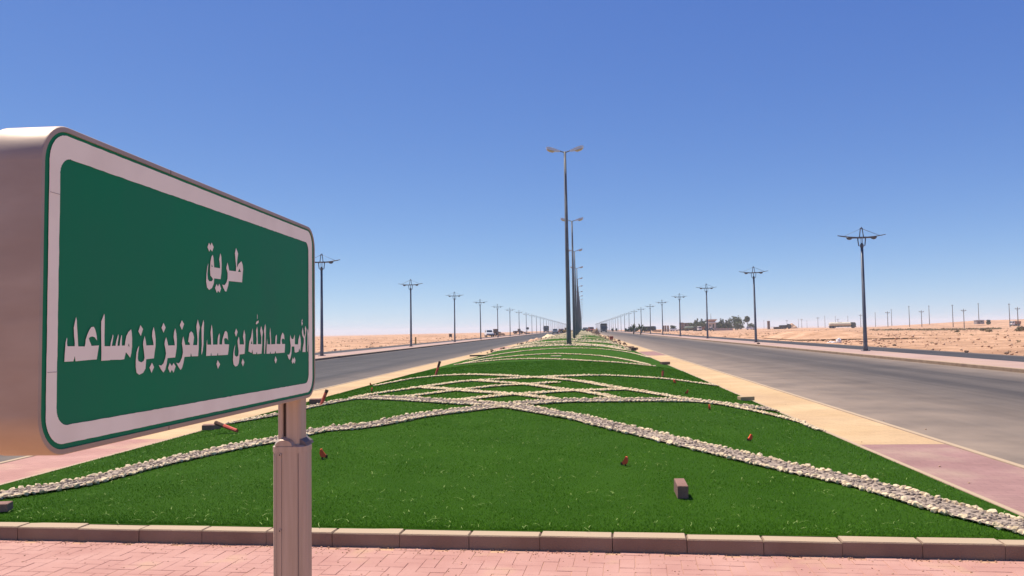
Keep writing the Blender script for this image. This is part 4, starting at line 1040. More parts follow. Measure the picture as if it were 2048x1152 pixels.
def block(x, y, lx, ly, lz, rz, label, m='block', rx=0.05, lift=0.0, name='paving_block', cat='block'):
    o = MB().box(-lx / 2, lx / 2, -ly / 2, ly / 2, 0, lz, bev=0.005).build(name, M[m])
    o.location = (x, y, ground_z(x, y) + 0.012 + lift); o.rotation_euler = (rx, 0, rz)
    return tag(o, label, cat)
block(0.77, 6.92, 0.085, 0.19, 0.105, 0.05, 'pink paving block standing alone on the near turf, right of centre', rx=0.15)
block(-4.83, 6.52, 0.20, 0.10, 0.065, 0.2, 'dark paving block lying at the left edge of the turf by the kerb')
block(-5.35, 11.6, 0.24, 0.12, 0.07, 0.25, 'pale paving block beside the tipped red peg on the left edge')
block(-4.62, 14.15, 0.26, 0.12, 0.09, 0.15, 'dark block behind the leaning red peg right of the sign')
block(2.92, 15.4, 0.28, 0.12, 0.07, 0.35, 'tan block on the right edge of the turf by the yellow strip', 'tan', name='timber_block')
block(-1.0, 30.9, 0.40, 0.10, 0.03, 0.0, 'pale board lying flat inside the pointed leaf shape of stones', 'stone', name='board', cat='board')
block(-4.9, 40.0, 1.15, 0.14, 0.07, 0.1, 'brown plank lying across the left edge of the median', 'dirt', name='plank', cat='plank')
block(2.95, 30.5, 0.34, 0.15, 0.10, 0.5, 'brown block on the right edge beyond the stone leaf shape', 'dirt')
block(3.0, 50.0, 0.3, 0.22, 0.18, 0.2, 'dark block on the right edge of the turf near the pink patch', 'dirt')
block(3.3, 62.0, 0.9, 0.4, 0.15, 0.2, 'brown slab on the right strip just past the pink patch', 'dirt', name='slab', cat='slab')
block(3.75, 110.0, 0.45, 0.4, 0.45, 0.2, 'red-brown block at the edge of the right road ahead of the truck', 'carred')

# ------------------------------------------------------------------ desert litter: stones and scrub
def off_road(n, y0, y1, side, spread, power=1.4):
    P_ = []
    for k in range(n):
        y = y0 + (y1 - y0) * random.random() ** power
        if side > 0: x = VR + 0.3 + spread * (y / y1 + 0.25) * random.random() ** 1.3
        else: x = VL - 0.3 - spread * (y / y1 + 0.25) * random.random() ** 1.3
        P_.append((x, y))
    return P_
pts, sz = [], []
for side, n in ((1, 2600), (-1, 2000)):
    for (x, y) in off_road(n, 20, 260, side, 130):
        s = 0.06 + 0.22 * random.random() ** 4 + 0.0006 * y * random.random()
        pts.append((x, y, terrain_z(x, y) + 0.15 * s)); sz.append(s)
# a bulldozed bank of rubble beyond the service road on the right
for k in range(1000):
    y = 75 + 65 * random.random(); x = 22 + abs(random.gauss(0, 7)) + 0.12 * (y - 75)
    s = 0.05 + 0.34 * random.random() ** 4
    pts.append((x, y, terrain_z(x, y) + 0.2 * s)); sz.append(s)
tag(obj('desert_stones', scatter(PROTO, np.array(pts), np.array(sz), 'desert_stones', M['rock'])), 'scattered pale stones over the sandy desert ground', 'stones', kind='stuff')

def heap(name, label, x, y, rx, ry, h, m, cat='heap', seed=1, n=14):
    """low uneven mound of earth or rubble"""
    r = random.Random(seed); V_ = []; F_ = []
    z0 = ground_z(x, y)
    for j in range(n + 1):
        for i in range(n + 1):
            a = -1 + 2 * i / n; c = -1 + 2 * j / n
            q = max(0, 1 - (a * a + c * c)) ** 0.8
            q *= 0.65 + 0.9 * (0.5 + noise.noise(Vector((a * 2.1 + seed, c * 2.3, seed))) * 0.8)
            V_.append((a * rx, c * ry, h * q - 0.04))
    F_ = [(j * (n + 1) + i, j * (n + 1) + i + 1, (j + 1) * (n + 1) + i + 1, (j + 1) * (n + 1) + i) for j in range(n) for i in range(n)]
    o = obj(name, numpy_mesh(name, np.array(V_), np.array(F_), M[m]))
    o.location = (x, y, z0)
    return tag(o, label, cat)
heap('earth_bank', 'reddish bank of bulldozed earth beyond the right service road', 29, 104, 6.5, 14, 0.7, 'sand', 'earth bank', 3, 40)
heap('rubble_heap', 'dark brown rubble heap on the median, left of the truck', 3.0, 190, 1.1, 1.4, 1.15, 'dirt', 'rubble heap', 4)
heap('rubble_heap', 'pale rubble heap at the far left edge of the median', -6.0, 150, 1.4, 2.5, 0.55, 'stone', 'rubble heap', 5)
heap('rubble_heap', 'small earth heap on the left strip, nearest of the heaps there', -5.6, 98, 0.9, 1.5, 0.3, 'rock', 'rubble heap', 6)
# strewn rubble on the far median and strips
pts, sz = [], []
for k in range(700):
    y = random.uniform(55, 330); e = random.choice((-1, 1))
    x = (TL - 0.2 if e < 0 else TR + 0.2) + random.gauss(0, 0.55)
    s = 0.08 + 0.3 * random.random() ** 3
    pts.append((x, y, ground_z(x, y) + 0.25 * s)); sz.append(s)
tag(obj('strewn_rubble', scatter(PROTO, np.array(pts), np.array(sz), 'strewn_rubble', M['dirt'])), 'strewn rubble along both far edges of the median', 'rubble', kind='stuff')

pts, sz = [], []
for k in range(1100):
    y = 7 + 90 * random.random() ** 2
    x = random.choice((RR + abs(random.gauss(0, 0.9)), RR - 0.2 - random.random() * 1.2, KR - abs(random.gauss(0, 0.7)), RL - abs(random.gauss(0, 0.7)), WL + random.random() * 2.4, WR - random.random() * 2.3))
    s = 0.006 + 0.02 * random.random() ** 4
    pts.append((x, y, ground_z(x, y) + 0.3 * s)); sz.append(s)
tag(obj('road_grit', scatter(PROTO, np.array(pts), np.array(sz), 'road_grit', M['rock'])), 'small stones and grit along the edges of the roads and pavements', 'grit', kind='stuff')

# cream gravel spread thickly over the unfinished far median
pts, sz = [], []
for k in range(9000):
    y = 50 + 330 * random.random() ** 1.6; x = random.uniform(TL + 0.2, TR - 0.2)
    q = noise.noise(Vector((x * 0.25, y * 0.11, 5.0))) + 0.12 * abs(x - XC) / HW
    if q < 0.02: continue
    s = random.uniform(0.05, 0.13) * (1 + y / 260)
    pts.append((x, y, turf_z(x, y) + 0.2 * s)); sz.append(s)
tag(obj('gravel_spread', scatter(PROTO, np.array(pts), np.array(sz), 'gravel_spread', M['stone'])), 'cream gravel spread over the far unfinished part of the median', 'gravel', kind='stuff')

def leaf_cloud(lobes, n, size, seed):
    """many small leaf-clump faces spread through lobes [(x,y,z,rx,ry,rz)]"""
    r = np.random.default_rng(seed)
    vol = np.array([l[3] * l[4] * l[5] for l in lobes]); pick = r.choice(len(lobes), n, p=vol / vol.sum())
    Lb = np.array(lobes)[pick]
    d = r.normal(size=(n, 3)); d /= np.linalg.norm(d, axis=1)[:, None]
    rad = r.uniform(0.25, 1.0, n) ** 0.5 * r.uniform(0.85, 1.12, n)
    c = Lb[:, :3] + d * rad[:, None] * Lb[:, 3:6]
    a = r.normal(size=(n, 3)); a /= np.linalg.norm(a, axis=1)[:, None]
    b = np.cross(a, r.normal(size=(n, 3))); b /= np.linalg.norm(b, axis=1)[:, None]
    s = size * r.uniform(0.5, 1.3, n)[:, None]
    V_ = np.stack([c - a * s, c + b * s * 0.6, c + a * s, c - b * s * 0.6], 1).reshape(-1, 3)
    return V_, np.arange(4 * n).reshape(-1, 4)
def tree(px, dist, h, w, label, kind='round', dark=False, seed=0, group='trees round the far compound', name='tree', yoff=0):
    x = px_x(px, dist); z = ground_z(x, dist)
    t = thing(name, label, 'tree', (x, dist, z - 0.05), 0, group)
    r = random.Random(seed)
    lobes = []
    if kind == 'round':
        for k in range(7):
            a = r.uniform(0, 6.28); q = r.uniform(0.1, 0.55)
            lobes.append((math.cos(a) * w * q * 0.6, math.sin(a) * w * q * 0.6, h * r.uniform(0.18, 0.8), w * r.uniform(0.24, 0.36), w * r.uniform(0.2, 0.34), h * r.uniform(0.14, 0.22)))
        lobes.append((0, 0, h * 0.42, w * 0.46, w * 0.46, h * 0.40))
        th = h * 0.6
    elif kind == 'conifer':
        for k in range(6):
            f = k / 5
            lobes.append((r.uniform(-.1, .1) * w, r.uniform(-.1, .1) * w, h * (0.2 + 0.72 * f), w * (0.5 - 0.36 * f), w * (0.5 - 0.36 * f), h * 0.11))
        th = h * 0.85
    else:      # umbrella crown on a bare trunk
        for k in range(6):
            a = r.uniform(0, 6.28); q = r.uniform(0.1, 0.5)
            lobes.append((math.cos(a) * w * q * 0.6, math.sin(a) * w * q * 0.6, h * r.uniform(0.66, 0.88), w * 0.25, w * 0.25, h * 0.12))
        th = h * 0.72
    V_, F_ = leaf_cloud(lobes, 1100, 0.05 * (w + h) / 2 + 0.06, seed + 50)
    obj('crown', numpy_mesh('crown', V_, F_, M['leafdark' if dark else 'leaf']), t)
    b = MB().tube([(0, 0, 0), (0.03 * w, 0, th * 0.5), (0, 0.02 * w, th)], [0.045 * h ** 0.8 + 0.03, 0.03 * h ** 0.8 + 0.02, 0.03], 7)
    for k in range(4):
        a = k * 1.6 + seed
        b.tube([(0, 0, th * 0.55), (math.cos(a) * w * 0.15, math.sin(a) * w * 0.15, th * 0.75), (math.cos(a) * w * 0.27, math.sin(a) * w * 0.27, th * 0.95)], [0.06, 0.045, 0.02], 5)
    b.build('trunk', M['bark'], t)
    return t
def shrub(px, dist, h, w, label, seed, m='leafdark', name='shrub', x=None, n=320):
    if x is None: x = px_x(px, dist)
    z = ground_z(x, dist)
    lobes = []
    r = random.Random(seed)
    for k in range(6):
        lobes.append((r.uniform(-.35, .35) * w, r.uniform(-.25, .25) * w, h * r.uniform(0.25, 0.7), w * 0.24, w * 0.24, h * 0.27))
    V_, F_ = leaf_cloud(lobes, n, 0.05 * (w + h) + 0.03, seed + 9)
    t = thing(name, label, 'shrub', (x, dist, z), 0, 'shrubs')
    obj('foliage', numpy_mesh('foliage', V_, F_, M[m]), t)
    MB().tube([(0, 0, -0.05), (0.05, 0, h * 0.3), (0, 0, h * 0.55)], [0.05, 0.04, 0.02], 6).build('stem', M['bark'], t)

def palm(px, dist, h, label, seed):
    x = px_x(px, dist); z = ground_z(x, dist)
    t = thing('palm_tree', label, 'palm', (x, dist, z), 0, 'young palms on the right sidewalk')
    MB().tube([(0, 0, -0.05), (0.03, 0, h * 0.3), (0, 0, h * 0.55)], [0.16, 0.13, 0.10], 8).build('trunk', M['bark'], t)
    r = random.Random(seed); b = MB()
    for k in range(22):
        a = r.uniform(0, 6.28); el = r.uniform(0.1, 1.35); Lf = h * r.uniform(0.42, 0.6)
        p = Vector((0, 0, h * 0.55)); dr = Vector((math.cos(a) * math.cos(el), math.sin(a) * math.cos(el), math.sin(el)))
        sd = Vector((-math.sin(a), math.cos(a), 0)); vs_ = []
        for j in range(5):
            wd = 0.16 * math.sin(PI * (0.15 + 0.85 * j / 4)) + 0.01
            vs_ += [p - sd * wd + Vector((0, 0, -wd * 0.4)), p, p + sd * wd + Vector((0, 0, -wd * 0.4))]
            p = p + dr * Lf / 4; dr = (dr + Vector((0, 0, -0.28))).normalized()
        b.add(vs_, [f for j in range(4) for f in ((3 * j, 3 * j + 1, 3 * j + 4, 3 * j + 3), (3 * j + 1, 3 * j + 2, 3 * j + 5, 3 * j + 4))])
    b.build('fronds', M['leafdark'], t, fix=False)
palm(1267, 213, 2.6, 'nearer-left of two young palms on the far right sidewalk', 1)
palm(1281, 196, 2.5, 'right-hand of two young palms on the far right sidewalk', 2)

# ------------------------------------------------------------------ power poles across the desert
def power_pole(px, ytop, ybase, hgt, label, tee):
    dist = hgt * FPX / (ybase - ytop)
    x = px_x(px, dist); z = ground_z(x, dist)
    t = thing('power_pole', label, 'power pole', (x, dist, z - 0.3), random.uniform(-0.3, 0.3), 'power poles across the desert')
    MB().tube([(0, 0, 0), (0, 0, hgt + 0.3)], [0.19, 0.12], 7).build('pole', M['wood'], t)
    if tee:
        MB().box(-1.15, 1.15, -0.07, 0.07, hgt - 0.35, hgt - 0.17).build('crossarm', M['wood'], t)
        for q in (-1.0, 0, 1.0):
            MB().tube([(q, 0, hgt - 0.17 if q else hgt + 0.3), (q, 0, hgt + 0.15 if q else hgt + 0.55)], 0.07, 6).build('insulator', M['brownstone'], t)
        for e in (-1, 1):
            MB().tube([(0, 0, hgt - 1.1), (e * 0.8, 0, hgt - 0.34)], 0.035, 4).build('brace', M['wood'], t)
    else:
        MB().box(-0.5, 0.5, -0.06, 0.06, hgt - 0.1, hgt + 0.04).build('crossarm', M['wood'], t)
        MB().tube([(0, 0, hgt + 0.3), (0, 0, hgt + 0.6)], 0.06, 5).build('insulator', M['brownstone'], t)
PP = [(1528, 641, 659, 0), (1574, 636, 653, 1), (1597, 637, 656, 0), (1603.5, 637.6, 656, 1), (1614, 639.6, 656, 0), (1636, 635.5, 656.7, 1), (1650, 632, 656, 0), (1671, 627, 650, 0),
      (1676, 634, 652, 1), (1696, 627, 650, 0), (1721.6, 632, 657, 1), (1751, 624.6, 653, 0), (1775.7, 626.7, 656.7, 1), (1783.5, 620.5, 652.5, 0), (1819, 617, 657, 0), (1843.5, 624.7, 656.5, 1),
      (1859, 614, 650.5, 0), (1906, 609.6, 652, 0), (1928, 621, 657, 1), (1958, 606, 644, 0), (2019.5, 601, 646, 0), (2036, 615, 654, 1)]
cnt = [0, 0]
for px, yt, yb, tee in PP:
    hgt = 8.2 if tee else 10.5
    power_pole(px, yt, yb, hgt, ('power pole with a wide crossarm, %s of its kind from the left' if tee else 'slim tall power pole on the desert, %s of its kind from the left') % ORD[cnt[tee]], tee)
    cnt[tee] += 1

# ------------------------------------------------------------------ vehicles
def wheel(t, x, y, r, w=0.24):
    a = MB().tube([(x - w / 2, y, r), (x + w / 2, y, r)], r, 14).build('wheel', M['tyre'], t)
    MB().tube([(x - w / 2 - 0.01, y, r), (x + w / 2 + 0.01, y, r)], r * 0.55, 10).build('rim', M['wallgrey'], a)
def car(x, y, rz, paint, label, cat='car', kind='suv', name='car'):
    t = thing(name, label, cat, (x, y, ground_z(x, y)), rz, 'vehicles')
    w = 0.9
    low = [(-2.25, 0.42), (-2.28, 0.75), (-2.15, 0.98), (-0.95, 1.06), (2.1, 1.06), (2.25, 0.95), (2.25, 0.42)]
    MB().prism(low, 'x', -w, w).build('body', M[paint], t)
    if kind == 'suv': cab = [(-1.05, 1.055), (-0.45, 1.72), (1.85, 1.74), (2.15, 1.055)]
    elif kind == 'pickup': cab = [(-1.05, 1.055), (-0.45, 1.70), (0.65, 1.72), (0.8, 1.055)]
    else: cab = [(-1.0, 1.055), (-0.3, 1.48), (1.1, 1.48), (1.8, 1.055)]
    MB().prism(cab, 'x', -w * 0.86, w * 0.86).build('cabin', M[paint], t)
    top = cab[1][1]
    a, b = cab[0], cab[1]
    fy = lambda f: a[0] + (b[0] - a[0]) * f - 0.012
    MB().quad((-0.68, fy(.12), 1.055 + (top - 1.055) * .12), (0.68, fy(.12), 1.055 + (top - 1.055) * .12), (0.64, fy(.9), 1.055 + (top - 1.055) * .9), (-0.64, fy(.9), 1.055 + (top - 1.055) * .9)).build('windscreen', M['glass'], t)
    a, b = cab[3], cab[2]
    gy = lambda f: a[0] + (b[0] - a[0]) * f + 0.012
    MB().quad((-0.66, gy(.2), 1.055 + (top - 1.055) * .2), (0.66, gy(.2), 1.055 + (top - 1.055) * .2), (0.62, gy(.85), 1.055 + (top - 1.055) * .85), (-0.62, gy(.85), 1.055 + (top - 1.055) * .85)).build('rear_window', M['glass'], t)
    for s in (-1, 1):
        MB().box(s * w * 0.865 - 0.006, s * w * 0.865 + 0.006, cab[1][0] - 0.05, cab[2][0] - 0.1, 1.14, top - 0.1).build('side_window', M['glass'], t)
        MB().box(s * 0.62 - 0.17, s * 0.62 + 0.17, -2.30, -2.2, 0.72, 0.88).build('headlight', M['head'], t)
        MB().box(s * 0.72 - 0.12, s * 0.72 + 0.12, 2.2, 2.27, 0.72, 0.92).build('tail_light', M['carred'], t)
        for yy in (-1.42, 1.4): wheel(t, s * 0.80, yy, 0.36)
    MB().box(-0.88, 0.88, -2.36, -2.2, 0.40, 0.62).build('bumper', M['truckdark'], t)
    return t
def truck(x, y, rz, paint, bodypaint, label, name='truck', cat='truck', kind='tipper', length=7.5, h=3.3, scale=1.0):
    """cab towards -y; kind: tipper, tanker, box"""
    t = thing(name, label, cat, (x, y, ground_z(x, y)), rz, 'vehicles')
    t.scale = (scale,) * 3
    w = 1.15; f = -length / 2
    cabp = [(f, 0.6), (f - 0.02, 1.5), (f + 0.28, 2.6), (f + 1.7, 2.7), (f + 1.7, 0.6)]
    MB().prism(cabp, 'x', -w, w).build('cab', M[paint], t)
    MB().quad((-1.0, f - 0.012, 1.62), (1.0, f - 0.012, 1.62), (0.92, f + 0.22, 2.48), (-0.92, f + 0.22, 2.48)).build('windscreen', M['glass'], t)
    for s in (-1, 1):
        MB().box(s * w - 0.008, s * w + 0.008, f + 0.35, f + 1.35, 1.6, 2.35).build('side_window', M['glass'], t)
        MB().box(s * 0.82 - 0.2, s * 0.82 + 0.2, f - 0.05, f + 0.05, 0.78, 1.0).build('headlight', M['head'], t)
        MB().box(s * (w + 0.16) - 0.05, s * (w + 0.16) + 0.05, f + 0.05, f + 0.15, 1.6, 2.2).build('mirror', M['truckdark'], t)
    MB().box(-w, w, f - 0.12, f + 0.1, 0.42, 0.72).build('bumper', M['truckdark'], t)
    MB().box(-0.45, 0.45, f + 1.5, length / 2, 0.62, 0.92).build('chassis', M['truckdark'], t)
    b0, b1 = f + 1.95, length / 2
    if kind == 'tipper':
        bd = MB()
        bd.add([(-w, b0, 1.0), (w, b0, 1.0), (w, b1, 1.0), (-w, b1, 1.0), (-w - .08, b0, h - .45), (w + .08, b0, h - .45), (w + .08, b1, h - .55), (-w - .08, b1, h - .55),
                (-w + .1, b0 + .1, h - .5), (w - .1, b0 + .1, h - .5), (w - .1, b1 - .1, h - .6), (-w + .1, b1 - .1, h - .6)],
               [(3, 2, 1, 0), (0, 1, 5, 4), (1, 2, 6, 5), (2, 3, 7, 6), (3, 0, 4, 7), (4, 5, 9, 8), (5, 6, 10, 9), (6, 7, 11, 10), (7, 4, 8, 11), (8, 9, 10, 11)])
        bd.build('tipper_body', M[bodypaint], t)
        MB().box(-w, w, b0 - 0.55, b0 + 0.05, h - 0.5, h - 0.36).build('cab_guard', M[bodypaint], t)
        for k in range(4):
            yy = b0 + 0.4 + (b1 - b0 - 0.8) * k / 3
            for s in (-1, 1): MB().box(s * (w + .1) - .05, s * (w + .1) + .05, yy - .06, yy + .06, 1.0, h - 0.6).build('rib', M[bodypaint], t)
        MB().box(-w, w, b1 + 0.01, b1 + 0.07, 1.05, h - 0.7).build('tailgate', M[paint], t)
    elif kind == 'tanker':
        tk = MB(); N = 16
        vs_, fs_ = [], []
        for j, (yy, sc) in enumerate(((b0, 0.7), (b0 + 0.25, 1), (b1 - 0.25, 1), (b1, 0.7))):
            for k in range(N):
                a = 2 * PI * k / N
                vs_.append((1.15 * sc * math.cos(a), yy, 1.85 + 0.88 * sc * math.sin(a)))
        for j in range(3):
            for k in range(N): fs_.append((j * N + k, j * N + (k + 1) % N, (j + 1) * N + (k + 1) % N, (j + 1) * N + k))
        fs_ += [tuple(range(N)), tuple(3 * N + k for k in range(N))[::-1]]
        tk.add(vs_, fs_); tank_ = tk.build('tank', M[bodypaint], t, smooth=False)
        MB().box(-0.25, 0.25, (b0 + b1) / 2 - 0.9, (b0 + b1) / 2 + 0.9, 2.70, 2.82).build('walkway', M['truckdark'], tank_)
        MB().box(-0.9, 0.9, b0 + 0.4, b1 - 0.2, 0.9, 1.05).build('cradle', M['truckdark'], t)
    else:
        MB().box(-w - .03, w + .03, b0, b1, 0.95, h).build('cargo_box', M[bodypaint], t)
        MB().box(-w + .1, w - .1, b1 + 0.005, b1 + 0.03, 1.05, h - 0.15).build('rear_door', M[paint], t)
    for s in (-1, 1):
        wheel(t, s * 0.95, f + 0.95, 0.5, 0.3)
        for yy in (b1 - 0.9, b1 - 2.0): wheel(t, s * 0.95, yy, 0.5, 0.45)
        MB().box(s * 0.85 - .14, s * 0.85 + .14, b1 + 0.02, b1 + 0.10, 0.75, 0.9).build('tail_light', M['carred'], t)
    return t
def loader(x, y, rz, paint, label, sc=0.8):
    t = thing('wheel_loader', label, 'loader', (x, y, ground_z(x, y)), rz, 'vehicles')
    t.scale = (sc, sc, sc)
    MB().prism([(-0.4, 0.7), (-0.4, 1.5), (2.6, 1.45), (2.7, 0.8)], 'x', -0.85, 0.85).build('engine_hood', M[paint], t)
    MB().box(-0.62, 0.62, -0.9, 0.3, 1.4, 2.35).build('cab', M[paint], t)
    MB().box(-0.64, 0.64, -0.8, 0.2, 1.6, 2.25).build('cab_window', M['glass'], t)
    MB().box(-0.78, 0.78, -1.0, 0.4, 2.35, 2.45).build('roof', M[paint], t)
    for s in (-1, 1):
        MB().tube([(s * 0.5, -0.9, 1.5), (s * 0.5, -2.2, 1.1), (s * 0.5, -3.0, 0.5)], 0.13, 6).build('lift_arm', M[paint], t)
        for yy in (-1.3, 1.7): wheel(t, s * 1.0, yy, 0.72, 0.5)
    MB().prism([(-3.0, 0.15), (-2.8, 0.95), (-3.3, 0.85), (-3.85, 0.12)], 'x', -1.3, 1.3).build('bucket', M[paint], t)
    MB().box(-0.6, 0.6, -2.2, -0.2, 0.6, 1.0).build('front_frame', M[paint], t)
    return t
# left side
car(px_x(978, 205), 205, 0.25, 'carwhite', 'white off-roader coming up the left service road', kind='suv')
loader(px_x(990, 235), 235, 0.9, 'truckbrown', 'dark brown loader standing just behind the white off-roader')
loader(px_x(1037, 330), 330, 1.4, 'truckbrown', 'brown loader side-on beyond the left service road')
truck(px_x(1092, 430), 430, 0.0, 'truckdark', 'truckdark', 'dark tipper truck driving on the left road', kind='tipper', h=3.6)
car(-9.6, 290, 0.1, 'cargrey', 'blue-grey off-roader on the left road beside the median', kind='suv')
car(-8.2, 320, 0.5, 'carred', 'red-brown pickup on the left road just right of the grey off-roader', cat='pickup', kind='pickup', name='pickup')
loader(-6.0, 300, 1.2, 'yellowmach', 'yellow loader far along the left strip')
# median and right side
car(2.6, 262, 0.3, 'carred', 'dark red pickup parked on the far median', cat='pickup', kind='pickup', name='pickup')
car(0.9, 300, 0.0, 'truckdark', 'black car far up the median beside the lamp posts', kind='sedan')
car(1.9, 345, 0.6, 'cargrey', 'dark grey car on the far median, behind the dark red pickup', kind='sedan')
truck(px_x(1207.5, 335), 335, 0.0, 'truckdark', 'truckdark', 'dark tipper truck driving on the right road', kind='tipper', h=3.9)
truck(px_x(1300, 330), 330, 1.2, 'truckdark', 'truckdark', 'dark box truck beside the ochre wall on the right', kind='box', h=2.6, length=5.5, scale=0.8)
truck(px_x(1381, 430), 430, 1.57, 'olive', 'olive', 'olive tanker truck before the compound trees', kind='tanker', length=7.0, scale=0.85)
truck(px_x(1394.5, 428), 428, 0.5, 'plasterwhite', 'truckdark', 'white-cabbed truck between the olive tanker and the orange truck', kind='tipper', length=6.0, h=2.6, scale=0.85)
truck(px_x(1405, 430), 430, 1.57, 'truckdark', 'orange', 'orange-brown tipper truck before the compound house', kind='tipper', length=6.0, h=2.9, scale=0.85)
car(px_x(1348, 420), 420, 1.4, 'carwhite', 'white car under the round dark tree', kind='sedan')
car(px_x(1421, 425), 425, 0.4, 'truckdark', 'dark pickup parked in front of the compound house', cat='pickup', kind='pickup', name='pickup')
car(px_x(1501, 420), 420, 1.4, 'carwhite', 'white van under the umbrella-shaped tree', cat='van', kind='suv', name='van')
truck(px_x(1684, 388), 388, 1.57, 'truckdark', 'tank', 'long cream tanker with a dark cab on the desert rise', name='tanker_truck', kind='tanker', length=11.5)
truck(px_x(2030, 420), 420, -1.45, 'plasterwhite', 'orange', 'orange-brown box truck with white cab on the far right rise', kind='tipper', length=5.0, h=3.0, scale=0.9)

# ------------------------------------------------------------------ far buildings and walls
def px_box(t, name, pxa, pxb, pya, pyb, dist, dep, m, dy=0.0):
    """box between two columns and two rows of the photograph at a given distance, in the axes of thing t"""
    xa, xb = px_x(pxa, dist), px_x(pxb, dist); pm = (pxa + pxb) / 2
    za, zb = px_z(pm, pyb, dist), px_z(pm, pya, dist)
    lo = t.location
    return MB().box(xa - lo.x, xb - lo.x, dist + dy - lo.y, dist + dy + dep - lo.y, za - lo.z, zb - lo.z).build(name, M[m], t)
def place(name, label, cat, px, dist, group=None):
    x = px_x(px, dist); return thing(name, label, cat, (x, dist, ground_z(x, dist)), 0, group)
DH = 448
h = place('house', 'cream house with flared roof and mast among the compound trees', 'house', 1424, DH)
px_box(h, 'wall', 1417, 1432, 646.3, 664.5, DH, 7, 'plaster')
px_box(h, 'balcony', 1414.5, 1434, 644.2, 646.2, DH - 1, 9, 'plasterwhite')
xa, xb = px_x(1418, DH), px_x(1430, DH); lo = h.location
zb, zt = px_z(1424, 644.2, DH) - lo.z, px_z(1424, 639.4, DH) - lo.z
u0, u1 = px_x(1415, DH) - lo.x, px_x(1433.5, DH) - lo.x
y0_, y1_ = 0.0, 7.0
roof = MB().add([(xa - lo.x, y0_, zb), (xb - lo.x, y0_, zb), (xb - lo.x, y1_, zb), (xa - lo.x, y1_, zb), (u0, y0_ - 1, zt), (u1, y0_ - 1, zt), (u1, y1_ + 1, zt), (u0, y1_ + 1, zt)],
                [(3, 2, 1, 0), (4, 5, 6, 7), (0, 1, 5, 4), (1, 2, 6, 5), (2, 3, 7, 6), (3, 0, 4, 7)]).build('roof', M['plasterpink'], h)
MB().box(u0 - 0.15, u1 + 0.15, -1.2, 8.2, zt, zt + 0.25).build('parapet', M['plaster'], roof)
MB().tube([(0, 3, zt), (0, 3, zt + 3.3)], [0.12, 0.06], 6).build('mast', M['wood'], h)
for a, b, c, d in ((1419, 1421, 649, 653), (1425.5, 1428, 648, 656)):
    wv = px_box(h, 'window', a, b, c, d, DH, 0.1, 'glass', dy=-0.06)
px_box(h, 'porch', 1421, 1424, 653, 661, DH - 2.5, 2.4, 'plasterwhite')
px_box(h, 'door', 1421.6, 1423.4, 656, 663, DH, 0.1, 'brownstone', dy=-2.62)

g = place('colonnade_building', 'grey-brown building with white bays left of the compound trees', 'building', 1371, 455)
px_box(g, 'tower', 1361, 1367, 645, 663, 455, 6, 'brownstone')
px_box(g, 'beam', 1367, 1384, 645.6, 647.2, 455, 5, 'brownstone')
px_box(g, 'back_wall', 1367, 1384, 647.2, 663, 459, 1, 'brownstone')
for a, b in ((1367.2, 1370), (1373.5, 1374.7), (1377, 1381)):
    px_box(g, 'bay', a, b, 647.3, 656, 456, 1, 'plasterwhite')
for a in (1371.2, 1376, 1382): px_box(g, 'column', a, a + 0.9, 647.2, 663, 455.2, 0.5, 'plasterpink')
w_ = place('compound_wall', 'long grey wall in front of the compound trees', 'wall', 1446, 436)
for k in range(6):
    px_box(w_, 'panel', 1427.5 + 6.3 * k, 1433.5 + 6.3 * k, 656.6, 665, 436, 0.3, 'wallgrey')
for k in range(7):
    px_box(w_, 'pier', 1427.0 + 6.3 * k, 1428.0 + 6.3 * k, 656.0, 665, 435.8, 0.7, 'plasterpink')
w_ = place('fence', 'dark panel fence left of the olive tanker', 'fence', 1365, 440)
for k in range(5): px_box(w_, 'panel', 1357 + 3.3 * k, 1360 + 3.3 * k, 658.5, 665, 440, 0.2, 'truckdark')
for k in range(6): px_box(w_, 'post', 1356.6 + 3.3 * k, 1357 + 3.3 * k, 658, 665, 440, 0.3, 'brownstone')
w_ = place('boundary_wall', 'low ochre and pink wall beside the right service road', 'wall', 1315, 300)
px_box(w_, 'wall', 1307.5, 1322, 660.2, 664.2, 300, 0.4, 'wallyellow')
px_box(w_, 'plinth', 1307, 1322.5, 664.2, 669.0, 299.8, 0.8, 'plasterpink')
for k, (a, b) in enumerate(((1325, 1328.3), (1330, 1332.4), (1334.6, 1337.4))):
    s_ = place('concrete_pier', '%s of three brown piers left of the round tree' % ['left', 'middle', 'right'][k], 'pier', (a + b) / 2, 380)
    px_box(s_, 'shaft', a, b, 651.5, 665, 380, 1.4, 'brownstone')
    px_box(s_, 'cap', a - 0.3, b + 0.3, 651, 651.6, 379.8, 1.8, 'plasterpink')
    px_box(s_, 'side_strip', b, b + 0.7, 651.6, 665, 380.2, 1.0, 'plasterwhite')
s_ = place('slab_tower', 'tall brown slab standing alone on the desert', 'slab', 1538, 400)
px_box(s_, 'shaft', 1535.5, 1540, 642.5, 661, 400, 1.2, 'brownstone'); px_box(s_, 'cap', 1535.2, 1540.3, 641.8, 642.5, 399.9, 1.4, 'plasterpink')
s_ = place('open_shed', 'low beige shed with a flat roof right of the brown slab', 'shed', 1563, 400)
px_box(s_, 'roof', 1546, 1578, 653.4, 654.3, 399, 5, 'plaster')
px_box(s_, 'back_wall', 1547, 1577, 654.3, 660, 403, 0.3, 'wallgrey')
for a in (1547, 1557, 1567, 1576): px_box(s_, 'post', a, a + 0.7, 654.3, 660, 399.3, 0.2, 'wood')
truck(px_x(1570, 395), 395, 1.5, 'truckdark', 'truckdark', 'dark truck parked in front of the beige shed', kind='tipper', h=2.6, length=6, scale=0.85)
heap('earth_bank', 'pink earth mound right of the beige shed', px_x(1584, 398), 398, 2.6, 2.0, 1.9, 'rock', 'earth bank', 12)
